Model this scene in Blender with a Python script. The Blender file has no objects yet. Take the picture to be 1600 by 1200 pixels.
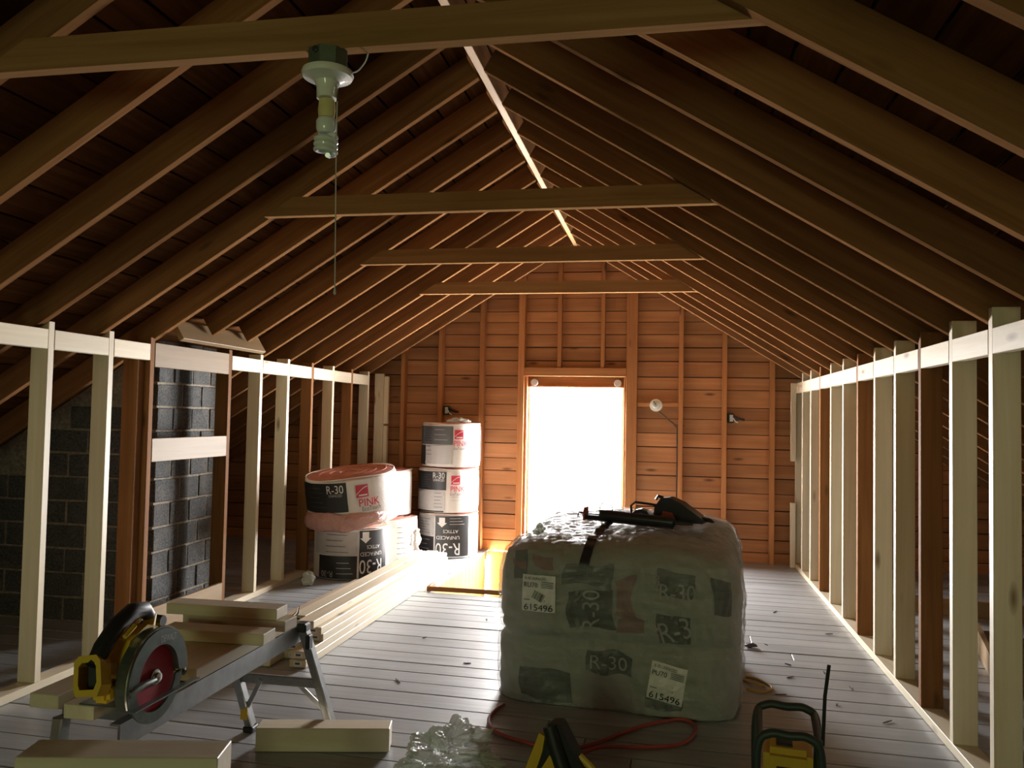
import bpy, bmesh, math, random
from mathutils import Vector, Matrix, noise
from mathutils.bvhtree import BVHTree

random.seed(7)
SC = bpy.context.scene
COL = SC.collection
R = math.radians

# ------------------------------------------------------------------ camera
cam_d = bpy.data.cameras.new('camera')
cam = bpy.data.objects.new('camera', cam_d)
COL.objects.link(cam)
YAW, PITCH, ROLL, EYE, FPX = 0.1915, 0.0394, 0.0191, 1.2656, 1274.4
fw = Vector((-math.sin(YAW) * math.cos(PITCH), math.cos(YAW) * math.cos(PITCH), math.sin(PITCH)))
rt = Vector((math.cos(YAW), math.sin(YAW), 0))
up = rt.cross(fw)
r2 = rt * math.cos(ROLL) + up * math.sin(ROLL)
u2 = up * math.cos(ROLL) - rt * math.sin(ROLL)
cam.matrix_world = Matrix(((r2.x, u2.x, -fw.x, 0), (r2.y, u2.y, -fw.y, 0), (r2.z, u2.z, -fw.z, EYE), (0, 0, 0, 1)))
cam_d.sensor_width = 36.0
cam_d.lens = 36.0 * FPX / 1600.0
cam_d.clip_start = 0.05
cam_d.clip_end = 200
SC.camera = cam

# ------------------------------------------------------------------ light
SC.view_settings.view_transform = 'Standard'
SC.view_settings.look = 'None'
SC.view_settings.gamma = 1.0
SC.view_settings.use_curve_mapping = False
SC.view_settings.exposure = 0.0
SC.cycles.use_denoising = True
SC.cycles.max_bounces = 7
SC.cycles.use_adaptive_sampling = True
SC.cycles.adaptive_threshold = 0.03
SC.cycles.diffuse_bounces = 4
SC.cycles.glossy_bounces = 4
SC.cycles.transparent_max_bounces = 10
SC.cycles.caustics_reflective = False
SC.cycles.caustics_refractive = False
SC.cycles.sample_clamp_indirect = 6.0
SKY = 132.0
wd = bpy.data.worlds.new('overcast_sky')
SC.world = wd
wd.use_nodes = True
bg = wd.node_tree.nodes['Background']
bg.inputs['Color'].default_value = (1.0, 0.985, 0.97, 1)     # white overcast sky
bg.inputs['Strength'].default_value = SKY

WX0, WX1, WZ0, WZ1 = -1.33, -0.40, 0.10, 1.645              # far window opening
YG = 7.53                                                     # face of gable studs
YS = 7.62                                                     # face of gable boards
YF = -3.6                                                     # gable behind the camera

pl = bpy.data.lights.new('window_portal', 'AREA')
pl.shape = 'RECTANGLE'
pl.size, pl.size_y = WX1 - WX0, WZ1 - WZ0
pl.cycles.is_portal = True
po = bpy.data.objects.new('window_portal', pl)
COL.objects.link(po)
po.matrix_world = Matrix.Translation(((WX0 + WX1) / 2, YS + 0.06, (WZ0 + WZ1) / 2)) @ Matrix.Rotation(R(-90), 4, 'X')

# daylight filtered by leaves through the window in the gable behind the camera
gl = bpy.data.lights.new('leafy_window_daylight', 'AREA')
gl.shape = 'RECTANGLE'
gl.size, gl.size_y = 0.9, 1.2
gl.energy = 38.0
gl.color = (0.80, 1.0, 0.52)
go = bpy.data.objects.new('leafy_window_daylight', gl)
COL.objects.link(go)
go.matrix_world = Matrix.Translation((-0.86, YF + 0.06, 1.10)) @ Matrix.Rotation(R(90), 4, 'X')

# ------------------------------------------------------------------ materials
def nodes(name):
    m = bpy.data.materials.new(name)
    m.use_nodes = True
    nt = m.node_tree
    b = nt.nodes['Principled BSDF']
    return m, nt, b

def N(nt, t, **kw):
    n = nt.nodes.new(t)
    for k, v in kw.items():
        setattr(n, k, v)
    return n

def coords(nt, scale, spread=True):
    tc = N(nt, 'ShaderNodeTexCoord')
    mp = N(nt, 'ShaderNodeMapping')
    mp.inputs['Scale'].default_value = scale
    if spread:
        oi = N(nt, 'ShaderNodeObjectInfo')
        mu = N(nt, 'ShaderNodeMath', operation='MULTIPLY')
        nt.links.new(oi.outputs['Random'], mu.inputs[0])
        mu.inputs[1].default_value = 37.0
        ad = N(nt, 'ShaderNodeVectorMath', operation='ADD')
        nt.links.new(tc.outputs['Object'], ad.inputs[0])
        nt.links.new(mu.outputs[0], ad.inputs[1])
        nt.links.new(ad.outputs[0], mp.inputs['Vector'])
    else:
        nt.links.new(tc.outputs['Object'], mp.inputs['Vector'])
    return mp.outputs['Vector']

def ramp(nt, src, stops):
    r = N(nt, 'ShaderNodeValToRGB')
    e = r.color_ramp.elements
    while len(e) < len(stops):
        e.new(0.5)
    for el, (p, c) in zip(e, stops):
        el.position = p
        el.color = (c, c, c, 1) if isinstance(c, (int, float)) else (*c, 1)
    nt.links.new(src, r.inputs['Fac'])
    return r.outputs['Color']

def mix(nt, fac, a, b, blend='MIX'):
    m = N(nt, 'ShaderNodeMix', data_type='RGBA', blend_type=blend)
    for sock, v in ((m.inputs[0], fac), (m.inputs[6], a), (m.inputs[7], b)):
        if hasattr(v, 'links') or hasattr(v, 'is_linked') and not isinstance(v, (int, float, tuple)):
            nt.links.new(v, sock)
        elif isinstance(v, tuple):
            sock.default_value = (*v, 1)
        else:
            sock.default_value = v
    return m.outputs[2]

def noise_tex(nt, vec, scale=1.0, detail=4.0, rough=0.55, dist=0.0):
    n = N(nt, 'ShaderNodeTexNoise')
    n.inputs['Scale'].default_value = scale
    n.inputs['Detail'].default_value = detail
    n.inputs['Roughness'].default_value = rough
    n.inputs['Distortion'].default_value = dist
    nt.links.new(vec, n.inputs['Vector'])
    return n.outputs['Fac']

def bump(nt, b, h, strength=0.2, dist=0.01):
    bn = N(nt, 'ShaderNodeBump')
    bn.inputs['Strength'].default_value = strength
    bn.inputs['Distance'].default_value = dist
    nt.links.new(h, bn.inputs['Height'])
    nt.links.new(bn.outputs['Normal'], b.inputs['Normal'])

def wood(name, light, dark, rough=0.6, knots=0.35, vary=0.3, stain=0.25, g=1.0, knotcol=(0.05, 0.025, 0.012), spec=0.3):
    m, nt, b = nodes(name)
    grain = noise_tex(nt, coords(nt, (1.1 * g, 26 * g, 26 * g)), 1.0, 4, 0.6, 0.7)
    col = mix(nt, ramp(nt, grain, [(0.32, 0.0), (0.68, 1.0)]), light, dark)
    blot = noise_tex(nt, coords(nt, (1.6, 5, 5)), 1.0, 2, 0.5, 0.3)
    col = mix(nt, ramp(nt, blot, [(0.35, 0.0), (0.75, stain)]), col, tuple(c * 0.45 for c in dark))
    if knots:
        v = N(nt, 'ShaderNodeTexVoronoi')
        v.inputs['Scale'].default_value = 1.0
        nt.links.new(coords(nt, (2.6, 9, 9)), v.inputs['Vector'])
        kn = ramp(nt, v.outputs['Distance'], [(0.05, 1.0), (0.17, 0.0)])
        sp = N(nt, 'ShaderNodeSeparateColor')
        nt.links.new(v.outputs['Color'], sp.inputs[0])
        st = N(nt, 'ShaderNodeMath', operation='GREATER_THAN')
        st.inputs[1].default_value = 1.0 - knots
        nt.links.new(sp.outputs[0], st.inputs[0])
        mu = N(nt, 'ShaderNodeMath', operation='MULTIPLY')
        nt.links.new(kn, mu.inputs[0])
        nt.links.new(st.outputs[0], mu.inputs[1])
        mu2 = N(nt, 'ShaderNodeMath', operation='MULTIPLY')
        nt.links.new(mu.outputs[0], mu2.inputs[0])
        mu2.inputs[1].default_value = 0.8
        col = mix(nt, mu2.outputs[0], col, knotcol)
    oi = N(nt, 'ShaderNodeObjectInfo')
    mr = N(nt, 'ShaderNodeMapRange')
    mr.inputs['To Min'].default_value = 1.0 - vary
    mr.inputs['To Max'].default_value = 1.0 + vary * 0.6
    nt.links.new(oi.outputs['Random'], mr.inputs['Value'])
    hs = N(nt, 'ShaderNodeHueSaturation')
    nt.links.new(mr.outputs['Result'], hs.inputs['Value'])
    nt.links.new(col, hs.inputs['Color'])
    nt.links.new(hs.outputs['Color'], b.inputs['Base Color'])
    b.inputs['Roughness'].default_value = rough
    b.inputs['Specular IOR Level'].default_value = spec
    bump(nt, b, grain, 0.25, 0.003)
    return m

def plain(name, col, rough=0.5, metal=0.0, nz=0.15, scale=30, bmp=0.0, spec=0.5):
    m, nt, b = nodes(name)
    n = noise_tex(nt, coords(nt, (scale, scale, scale)), 1.0, 4)
    c = mix(nt, ramp(nt, n, [(0.3, 0.0), (0.7, 1.0)]), col, tuple(x * (1 - nz) for x in col))
    nt.links.new(c, b.inputs['Base Color'])
    b.inputs['Roughness'].default_value = rough
    b.inputs['Metallic'].default_value = metal
    b.inputs['Specular IOR Level'].default_value = spec
    if bmp:
        bump(nt, b, n, bmp, 0.004)
    return m

M = {}
M['pine'] = wood('new_pine', (0.76, 0.67, 0.51), (0.68, 0.57, 0.40), 0.42, 0.45, 0.12, 0.14, knotcol=(0.13, 0.06, 0.02))
M['old'] = wood('aged_framing', (0.30, 0.135, 0.05), (0.21, 0.088, 0.03), 0.7, 0.3, 0.25, spec=0.1)
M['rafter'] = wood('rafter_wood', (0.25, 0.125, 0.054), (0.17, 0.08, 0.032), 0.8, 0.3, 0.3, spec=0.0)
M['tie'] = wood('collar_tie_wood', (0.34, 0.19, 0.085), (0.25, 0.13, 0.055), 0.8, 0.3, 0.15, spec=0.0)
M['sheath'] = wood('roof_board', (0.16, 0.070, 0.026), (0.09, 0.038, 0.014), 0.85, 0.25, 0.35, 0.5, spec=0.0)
M['gable'] = wood('gable_board', (0.48, 0.22, 0.09), (0.37, 0.15, 0.055), 0.65, 0.4, 0.25, 0.45, 0.8, knotcol=(0.06, 0.018, 0.008))
M['gstud'] = wood('gable_stud', (0.46, 0.205, 0.08), (0.36, 0.145, 0.05), 0.7, 0.25, 0.15, spec=0.15)
M['tan'] = wood('tan_board', (0.27, 0.178, 0.085), (0.215, 0.135, 0.06), 0.55, 0.3, 0.12, 0.15, knotcol=(0.2, 0.09, 0.03))
M['ridge'] = wood('ridge_wood', (0.55, 0.33, 0.15), (0.45, 0.25, 0.10), 0.6, 0.3, 0.1)
M['floor'] = wood('weathered_floor', (0.37, 0.383, 0.395), (0.28, 0.285, 0.29), 0.38, 0.12, 0.14, 0.25, spec=0.75)
M['stairpine'] = wood('yellow_pine', (0.72, 0.47, 0.16), (0.6, 0.36, 0.10), 0.5, 0.15, 0.1, 0.1)
M['dark'] = plain('dark_light_seal', (0.02, 0.014, 0.010), 0.95, spec=0.0)  # for the sheets added to stop light leaking between boards
M['block'] = None

def block_mat():
    m, nt, b = nodes('cinder_block')
    v = coords(nt, (1, 1, 1))
    n = noise_tex(nt, v, 90, 5, 0.7)
    n2 = noise_tex(nt, v, 9, 3)
    c = mix(nt, ramp(nt, n, [(0.35, 0.0), (0.7, 1.0)]), (0.035, 0.038, 0.040), (0.16, 0.16, 0.155))
    c = mix(nt, ramp(nt, n2, [(0.55, 0.0), (0.8, 0.5)]), c, (0.22, 0.19, 0.15))
    nt.links.new(c, b.inputs['Base Color'])
    b.inputs['Roughness'].default_value = 0.95
    bump(nt, b, n, 0.8, 0.006)
    return m
M['block'] = block_mat()
M['mortar'] = plain('mortar', (0.36, 0.31, 0.24), 0.95, 0, 0.5, 60, 0.6)

def wrap_mat(name, col, rough, tr, sc=(3, 14, 14), strength=0.6, spec=0.5):
    m, nt, b = nodes(name)
    n = noise_tex(nt, coords(nt, sc, False), 1.0, 5, 0.6, 1.2)
    b.inputs['Base Color'].default_value = (*col, 1)
    b.inputs['Roughness'].default_value = rough
    b.inputs['Specular IOR Level'].default_value = spec
    bump(nt, b, n, strength, 0.02)
    if tr:
        out = nt.nodes['Material Output']
        t = N(nt, 'ShaderNodeBsdfTransparent')
        mx = N(nt, 'ShaderNodeMixShader')
        mx.inputs[0].default_value = 1 - tr
        nt.links.new(t.outputs[0], mx.inputs[1])
        nt.links.new(b.outputs[0], mx.inputs[2])
        nt.links.new(mx.outputs[0], out.inputs['Surface'])
    return m
M['bag'] = wrap_mat('white_poly_bag', (0.74, 0.71, 0.68), 0.3, 0, (7, 7, 5), 0.25)
M['balebag'] = wrap_mat('bale_poly_bag', (0.42, 0.42, 0.38), 0.5, 0, (6, 6, 6), 0.6)
M['stretch'] = wrap_mat('stretch_wrap', (0.50, 0.53, 0.50), 0.16, 0.66, (10, 30, 40), 1.0, 1.0)
M['clear'] = wrap_mat('clear_plastic', (0.62, 0.66, 0.58), 0.18, 0.45, (9, 9, 9), 0.9, 0.8)
M['pink'] = plain('pink_fibreglass', (0.62, 0.25, 0.18), 0.95, 0, 0.35, 26, 0.6)
M['pinkwrap'] = wrap_mat('pink_under_plastic', (0.62, 0.33, 0.30), 0.22, 0, (22, 22, 22), 1.0, 0.9)
M['black'] = plain('black_print', (0.022, 0.022, 0.024), 0.35)
M['dgrey'] = plain('grey_print', (0.10, 0.10, 0.105), 0.35)
M['lgrey'] = plain('light_label', (0.50, 0.48, 0.47), 0.4, 0, 0.1)
M['white'] = plain('white_print', (0.80, 0.79, 0.77), 0.4, 0, 0.05)
M['red'] = plain('red_print', (0.62, 0.035, 0.075), 0.4)
M['redfade'] = plain('faded_red_print', (0.34, 0.13, 0.12), 0.5)
M['alu'] = plain('aluminium', (0.42, 0.43, 0.43), 0.4, 0.9, 0.25, 20)
M['steel'] = plain('bright_steel', (0.62, 0.62, 0.60), 0.25, 1.0, 0.1)
M['guard'] = plain('guard_metal', (0.20, 0.235, 0.215), 0.32, 0.75, 0.3, 25)
M['yellow'] = plain('yellow_plastic', (0.72, 0.46, 0.03), 0.45, 0, 0.1)
M['rubber'] = plain('black_rubber', (0.016, 0.017, 0.018), 0.55, 0, 0.2)
M['blade'] = plain('red_blade', (0.42, 0.012, 0.035), 0.45, 0.2)
M['darkred'] = plain('red_cord', (0.42, 0.07, 0.055), 0.45)
M['rope'] = plain('yellow_rope', (0.55, 0.30, 0.06), 0.7)
M['cage'] = plain('radio_cage', (0.035, 0.055, 0.05), 0.5)
M['tool'] = plain('dark_tool', (0.03, 0.028, 0.034), 0.4, 0.3)
M['toolred'] = plain('tool_orange', (0.35, 0.06, 0.02), 0.5)
M['porcelain'] = plain('porcelain', (0.78, 0.78, 0.72), 0.12, 0, 0.03)
M['galv'] = plain('green_grey_metal', (0.16, 0.21, 0.16), 0.45, 0.6, 0.3)
M['adapter'] = plain('yellowed_socket', (0.72, 0.64, 0.30), 0.3)
M['cfl'] = plain('glass_tube_white', (0.72, 0.76, 0.72), 0.12, 0, 0.03)
M['string'] = plain('cotton_string', (0.62, 0.62, 0.56), 0.9)
M['cable'] = plain('dark_cable', (0.06, 0.04, 0.035), 0.6)
M['brownpaper'] = wood('brown_plank', (0.46, 0.34, 0.24), (0.38, 0.27, 0.18), 0.7, 0.1, 0.1, 0.2)
M['opaque_pane'] = plain('opaque_green_pane', (0.10, 0.13, 0.08), 0.7)  # opaque, so the rear window lets no sky in
M['sill'] = plain('painted_white', (0.75, 0.72, 0.66), 0.5)

def glass_mat():
    m, nt, b = nodes('window_glass')
    out = nt.nodes['Material Output']
    t = N(nt, 'ShaderNodeBsdfTransparent')
    g = N(nt, 'ShaderNodeBsdfGlossy')
    g.inputs['Roughness'].default_value = 0.02
    mx = N(nt, 'ShaderNodeMixShader')
    mx.inputs[0].default_value = 0.05
    nt.links.new(t.outputs[0], mx.inputs[1])
    nt.links.new(g.outputs[0], mx.inputs[2])
    nt.links.new(mx.outputs[0], out.inputs['Surface'])
    return m
M['glass'] = glass_mat()

def shade_mat():
    m, nt, b = nodes('roller_shade_cloth')
    out = nt.nodes['Material Output']
    t = N(nt, 'ShaderNodeBsdfTranslucent')
    t.inputs['Color'].default_value = (0.85, 0.74, 0.60, 1)
    w = noise_tex(nt, coords(nt, (40, 40, 40)), 1.0, 3)
    c = mix(nt, ramp(nt, w, [(0.3, 0.0), (0.7, 1.0)]), (0.88, 0.80, 0.68), (0.80, 0.70, 0.58))
    nt.links.new(c, t.inputs['Color'])
    nt.links.new(t.outputs[0], out.inputs['Surface'])
    return m
M['shade'] = shade_mat()

# ------------------------------------------------------------------ mesh helpers
class MB:
    def __init__(s):
        s.v, s.f = [], []

    def add(s, vs, fs):
        o = len(s.v)
        s.v += [tuple(v) for v in vs]
        s.f += [tuple(i + o for i in f) for f in fs]
        return s

    def box(s, c, d, rot=None):
        vs = []
        for x in (-1, 1):
            for y in (-1, 1):
                for z in (-1, 1):
                    p = Vector((x * d[0] / 2, y * d[1] / 2, z * d[2] / 2))
                    if rot:
                        p = rot @ p
                    vs.append(p + Vector(c))
        return s.add(vs, [(0, 1, 3, 2), (4, 6, 7, 5), (0, 4, 5, 1), (2, 3, 7, 6), (0, 2, 6, 4), (1, 5, 7, 3)])

    def bbox(s, c, d, b=0.004, rot=None):
        """box with chamfered edges, one shell"""
        bm = bmesh.new()
        bmesh.ops.create_cube(bm, size=1)
        bmesh.ops.scale(bm, vec=Vector(d), verts=bm.verts)
        bmesh.ops.bevel(bm, geom=bm.edges[:], offset=b, segments=2 if b > 0.006 else 1, affect='EDGES')
        bm.verts.index_update()
        vs = [((rot @ v.co) if rot else v.co) + Vector(c) for v in bm.verts]
        fs = [[v.index for v in f.verts] for f in bm.faces]
        bm.free()
        return s.add(vs, fs)

    def tube(s, path, r, n=8, cap=True, closed=False):
        path = [Vector(p) for p in path]
        rs = r if isinstance(r, (list, tuple)) else [r] * len(path)
        k = len(path)
        vs, fs = [], []
        prev = None
        for i, p in enumerate(path):
            if closed:
                t = path[(i + 1) % k] - path[i - 1]
            else:
                t = path[min(i + 1, k - 1)] - path[max(i - 1, 0)]
            t.normalize()
            if prev is None:
                a = Vector((0, 0, 1)) if abs(t.z) < 0.9 else Vector((1, 0, 0))
                x = t.cross(a).normalized()
            else:
                x = (prev - t * prev.dot(t)).normalized()
            prev = x
            y = t.cross(x)
            for j in range(n):
                a = 2 * math.pi * j / n
                vs.append(p + (x * math.cos(a) + y * math.sin(a)) * rs[i])
        for i in range(k if closed else k - 1):
            i2 = (i + 1) % k
            for j in range(n):
                j2 = (j + 1) % n
                fs.append((i * n + j, i * n + j2, i2 * n + j2, i2 * n + j))
        if cap and not closed:
            fs.append(tuple(range(n - 1, -1, -1)))
            fs.append(tuple((k - 1) * n + j for j in range(n)))
        return s.add(vs, fs)

    def lathe(s, prof, n=24, mat=None):
        vs, fs = [], []
        for r, z in prof:
            for j in range(n):
                a = 2 * math.pi * j / n
                vs.append(Vector((r * math.cos(a), r * math.sin(a), z)))
        for i in range(len(prof) - 1):
            for j in range(n):
                j2 = (j + 1) % n
                fs.append((i * n + j, i * n + j2, (i + 1) * n + j2, (i + 1) * n + j))
        fs.append(tuple(range(n - 1, -1, -1)))
        fs.append(tuple((len(prof) - 1) * n + j for j in range(n)))
        if mat:
            vs = [mat @ v for v in vs]
        return s.add(vs, fs)

    def prism(s, poly, lo, hi, axis='y'):
        """poly: list of 2-d points; extruded along axis from lo to hi"""
        k = len(poly)
        def P(p, h):
            return {'x': (h, p[0], p[1]), 'y': (p[0], h, p[1]), 'z': (p[0], p[1], h)}[axis]
        vs = [P(p, lo) for p in poly] + [P(p, hi) for p in poly]
        fs = [tuple(range(k)), tuple(range(2 * k - 1, k - 1, -1))]
        for i in range(k):
            j = (i + 1) % k
            fs.append((i, i + k, j + k, j))
        return s.add(vs, fs)

    def mesh(s, name, mat, smooth=False):
        me = bpy.data.meshes.new(name)
        me.from_pydata(s.v, [], s.f)
        bm = bmesh.new()
        bm.from_mesh(me)
        bmesh.ops.recalc_face_normals(bm, faces=bm.faces[:])
        bm.to_mesh(me)
        bm.free()
        if mat:
            me.materials.append(mat)
        if smooth:
            for p in me.polygons:
                p.use_smooth = True
            try:
                me.set_sharp_from_angle(angle=R(38))
            except Exception:
                pass
        return me

    def build(s, name, mat, parent=None, smooth=False, mtx=None):
        o = bpy.data.objects.new(name, s.mesh(name, mat, smooth))
        COL.objects.link(o)
        if parent:
            o.parent = parent
        if mtx is not None:
            o.matrix_basis = mtx
        return o

def empty(name, mtx=None, kind=None):
    o = bpy.data.objects.new(name, None)
    o.empty_display_size = 0.1
    COL.objects.link(o)
    if mtx is not None:
        o.matrix_basis = mtx
    if kind:
        o['kind'] = kind
    return o

def tag(o, label, cat, group=None):
    o['label'] = label
    o['category'] = cat
    if group:
        o['group'] = group
    return o

def thing(name, label, cat, mtx=None, group=None):
    return tag(empty(name, mtx), label, cat, group)

def T(x, y, z, rz=0, rx=0, ry=0):
    return Matrix.Translation((x, y, z)) @ Matrix.Rotation(rz, 4, 'Z') @ Matrix.Rotation(ry, 4, 'Y') @ Matrix.Rotation(rx, 4, 'X')

_cache = {}
def lumber_mesh(l, w, h, mat, b=0.002):
    k = (round(l, 3), round(w, 4), round(h, 4), mat.name)
    if k not in _cache:
        _cache[k] = MB().bbox((0, 0, 0), (l, w, h), b).mesh('lumber', mat)
    return _cache[k]

def board(name, parent, mat, a, b, w, h, upv=(0, 0, 1), bev=0.002):
    """squared timber from a to b (centre line); h is measured along upv, w across"""
    a, b = Vector(a), Vector(b)
    x = (b - a).normalized()
    y = Vector(upv).cross(x).normalized()
    z = x.cross(y)
    o = bpy.data.objects.new(name, lumber_mesh((b - a).length, w, h, mat, bev))
    COL.objects.link(o)
    if parent:
        o.parent = parent
    c = (a + b) / 2
    o.matrix_basis = Matrix(((x.x, y.x, z.x, c.x), (x.y, y.y, z.y, c.y), (x.z, y.z, z.z, c.z), (0, 0, 0, 1)))
    return o

def bx(name, parent, mat, x0, x1, y0, y1, z0, z1, axis='x'):
    """axis aligned timber whose grain runs along axis"""
    c = ((x0 + x1) / 2, (y0 + y1) / 2, (z0 + z1) / 2)
    if axis == 'x':
        return board(name, parent, mat, (x0, c[1], c[2]), (x1, c[1], c[2]), y1 - y0, z1 - z0)
    if axis == 'y':
        return board(name, parent, mat, (c[0], y0, c[2]), (c[0], y1, c[2]), x1 - x0, z1 - z0)
    return board(name, parent, mat, (c[0], c[1], z0), (c[0], c[1], z1), x1 - x0, y1 - y0, upv=(0, 1, 0))

def text_mesh(body, height, width=None, spacing=1.0):
    cu = bpy.data.curves.new('lettering', 'FONT')
    cu.body = body
    cu.size = 1.0
    cu.align_x = 'CENTER'
    cu.space_character = spacing
    cu.resolution_u = 3
    ob = bpy.data.objects.new('lettering', cu)
    COL.objects.link(ob)
    dg = bpy.context.evaluated_depsgraph_get()
    me = bpy.data.meshes.new_from_object(ob.evaluated_get(dg))
    bpy.data.objects.remove(ob)
    bpy.data.curves.remove(cu)
    bm = bmesh.new()
    bm.from_mesh(me)
    bpy.data.meshes.remove(me)
    bmesh.ops.remove_doubles(bm, verts=bm.verts[:], dist=1e-5)
    xs = [v.co.x for v in bm.verts]
    ys = [v.co.y for v in bm.verts]
    w0, h0 = max(xs) - min(xs), max(ys) - min(ys)
    cx, cy = (max(xs) + min(xs)) / 2, (max(ys) + min(ys)) / 2
    sy = height / h0
    sx = width / w0 if width else sy
    for v in bm.verts:
        v.co.x = (v.co.x - cx) * sx
        v.co.y = (v.co.y - cy) * sy
    w = w0 * sx
    st = 0.025
    k = -w / 2 + st
    while k < w / 2:
        bmesh.ops.bisect_plane(bm, geom=bm.verts[:] + bm.edges[:] + bm.faces[:], plane_co=(k, 0, 0), plane_no=(1, 0, 0))
        k += st
    bm.verts.index_update()
    vs = [v.co.copy() for v in bm.verts]
    fs = [[v.index for v in f.verts] for f in bm.faces]
    bm.free()
    return vs, fs

# ------------------------------------------------------------------ frame of the attic
S = 0.4064
XR, XL, XC = 1.083, -2.759, -0.856
ZR, SL = 2.823, 0.6175
TH = math.atan(SL)
RH = 0.120                                # rafter depth
YA = 3.0468
EAVE = 4.55
Y0, Y1 = YF, YS + 0.02
def zu(x):                                  # underside of the rafters
    return ZR - SL * abs(x - XC)
ZTOP = ZR + RH / math.cos(TH)               # underside of the roof boards at the ridge

floor = empty('floor', kind='structure')
ceiling = empty('ceiling', kind='structure')
wall_left = empty('wall_left', kind='structure')
wall_right = empty('wall_right', kind='structure')
wall_back = empty('wall_back', kind='structure')
wall_front = empty('wall_front', kind='structure')

# ---- floor boards
HX0, HX1, HY0, HY1 = -1.67, -0.72, 5.73, 7.52    # stair opening
SK = -0.030
y = Y0
rnd = random.Random(3)
while y < Y1 - 0.05:
    w = rnd.uniform(0.125, 0.165)
    yc = y + w / 2
    zz = -0.011 + rnd.uniform(-0.0022, 0.001)
    def seg(x0, x1):
        board('floor_board', floor, M['floor'], (x0, yc + SK * (x0 + 0.2), zz), (x1, yc + SK * (x1 + 0.2), zz), w - rnd.uniform(0.005, 0.009), 0.022)
    yl = yc + SK * (HX0 + 0.2)
    if yl + w / 2 > HY0 + 0.02 and yl - w / 2 < HY1:
        seg(-5.7, HX0)
        seg(HX1, 4.0)
    else:
        cut = rnd.uniform(-0.6, 0.9)
        if rnd.random() < 0.35:
            seg(-5.7, cut - 0.002)
            seg(cut + 0.002, 4.0)
        else:
            seg(-5.7, 4.0)
    y += w
for n, (a, b, c, d) in enumerate(((-5.9, HX0 - 0.01, Y0, Y1), (HX1 + 0.01, 4.2, Y0, Y1), (HX0 - 0.01, HX1 + 0.01, Y0, HY0 - 0.01))):
    MB().box(((a + b) / 2, (c + d) / 2, -0.04), (b - a, d - c, 0.02)).build('floor_light_seal', M['dark'], floor)  # sheet added under the boards to keep sky light out
# stairwell lining: upright yellow boards, landing and steps
k = HY0
while k < HY1 - 0.05:
    k2 = min(k + 0.125, HY1)
    bx('stairwell_board', floor, M['stairpine'], HX0 - 0.02, HX0 + 0.0, k, k2 - 0.003, -1.3, -0.002, 'z')
    k = k2
bx('stairwell_panel', floor, M['tan'], HX1, HX1 + 0.02, HY0, HY1, -1.3, -0.03, 'y')
bx('stairwell_panel', floor, M['stairpine'], HX0, HX1, HY1 - 0.0, HY1 + 0.02, -1.3, -0.005, 'x')
bx('stairwell_panel', floor, M['tan'], HX0, HX1, HY0 - 0.02, HY0, -1.3, -0.03, 'x')
MB().box(((HX0 + HX1) / 2, (HY0 + HY1) / 2, -1.32), (HX1 - HX0 + 0.1, HY1 - HY0 + 0.1, 0.02)).build('stair_bottom', M['tan'], floor)
for i in range(5):
    bx('stair_tread', floor, M['tan'], HX0 + 0.01, HX1 - 0.01, HY0 + 0.15 + i * 0.25, HY0 + 0.42 + i * 0.25, -1.2 + i * 0.19, -1.165 + i * 0.19, 'x')
# low kerb round the stair opening
bx('stair_kerb', floor, M['old'], HX0 - 0.03, HX1, HY0 - 0.035, HY0 - 0.012, 0.0, 0.032, 'x')
bx('stair_kerb', floor, M['tan'], HX0 - 0.03, HX0 - 0.008, HY0 - 0.012, HY0 + 0.12, 0.0, 0.034, 'y')

# ---- roof
ux = Vector((math.cos(TH), 0, -math.sin(TH)))
for side in (-1, 1):
    u = Vector((side * math.cos(TH), 0, -math.sin(TH)))
    nrm = Vector((side * math.sin(TH), 0, math.cos(TH)))
    d = 0.02
    rr = random.Random(11 + side)
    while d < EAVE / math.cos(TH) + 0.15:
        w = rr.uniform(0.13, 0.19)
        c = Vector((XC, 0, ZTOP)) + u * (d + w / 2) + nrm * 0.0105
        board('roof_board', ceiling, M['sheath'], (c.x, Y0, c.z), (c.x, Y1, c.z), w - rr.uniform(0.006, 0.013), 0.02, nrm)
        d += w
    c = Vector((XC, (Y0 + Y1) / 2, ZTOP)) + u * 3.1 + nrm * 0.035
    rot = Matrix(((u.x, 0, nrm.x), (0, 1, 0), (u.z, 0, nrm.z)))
    MB().box(c, (6.4, Y1 - Y0 + 0.1, 0.02), rot).build('roof_light_seal', M['dark'], ceiling)  # solid sheet added over the boards to block sky light at the gaps
    for i in range(-17, 12):
        if side > 0:
            yc = YA + 0.057 + i * S
        else:
            yc = 3.18 + i * S
        if not (Y0 + 0.05 < yc < YG - 0.02):
            continue
        dx_end = EAVE
        if side < 0 and i in (3, 4):
            dx_end = abs(-2.66 - XC)
        a = Vector((XC + side * 0.02, yc, zu(XC + 0.02))) + nrm * (RH / 2)
        b = Vector((XC + side * dx_end, yc, zu(XC + dx_end))) + nrm * (RH / 2)
        board('rafter', ceiling, M['rafter'], a, b, 0.038, RH, nrm, 0.003)
        if side < 0 and i in (3, 4):
            a = Vector((-4.15, yc, zu(-4.15))) + nrm * (RH / 2)
            b = Vector((XC - EAVE, yc, zu(XC - EAVE))) + nrm * (RH / 2)
            board('rafter', ceiling, M['rafter'], a, b, 0.038, RH, nrm, 0.003)
board('ridge_board', ceiling, M['ridge'], (XC, Y0 + 0.02, ZR + 0.065), (XC, YG - 0.002, ZR + 0.065), 0.036, 0.13)
ZT = 2.186
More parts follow.
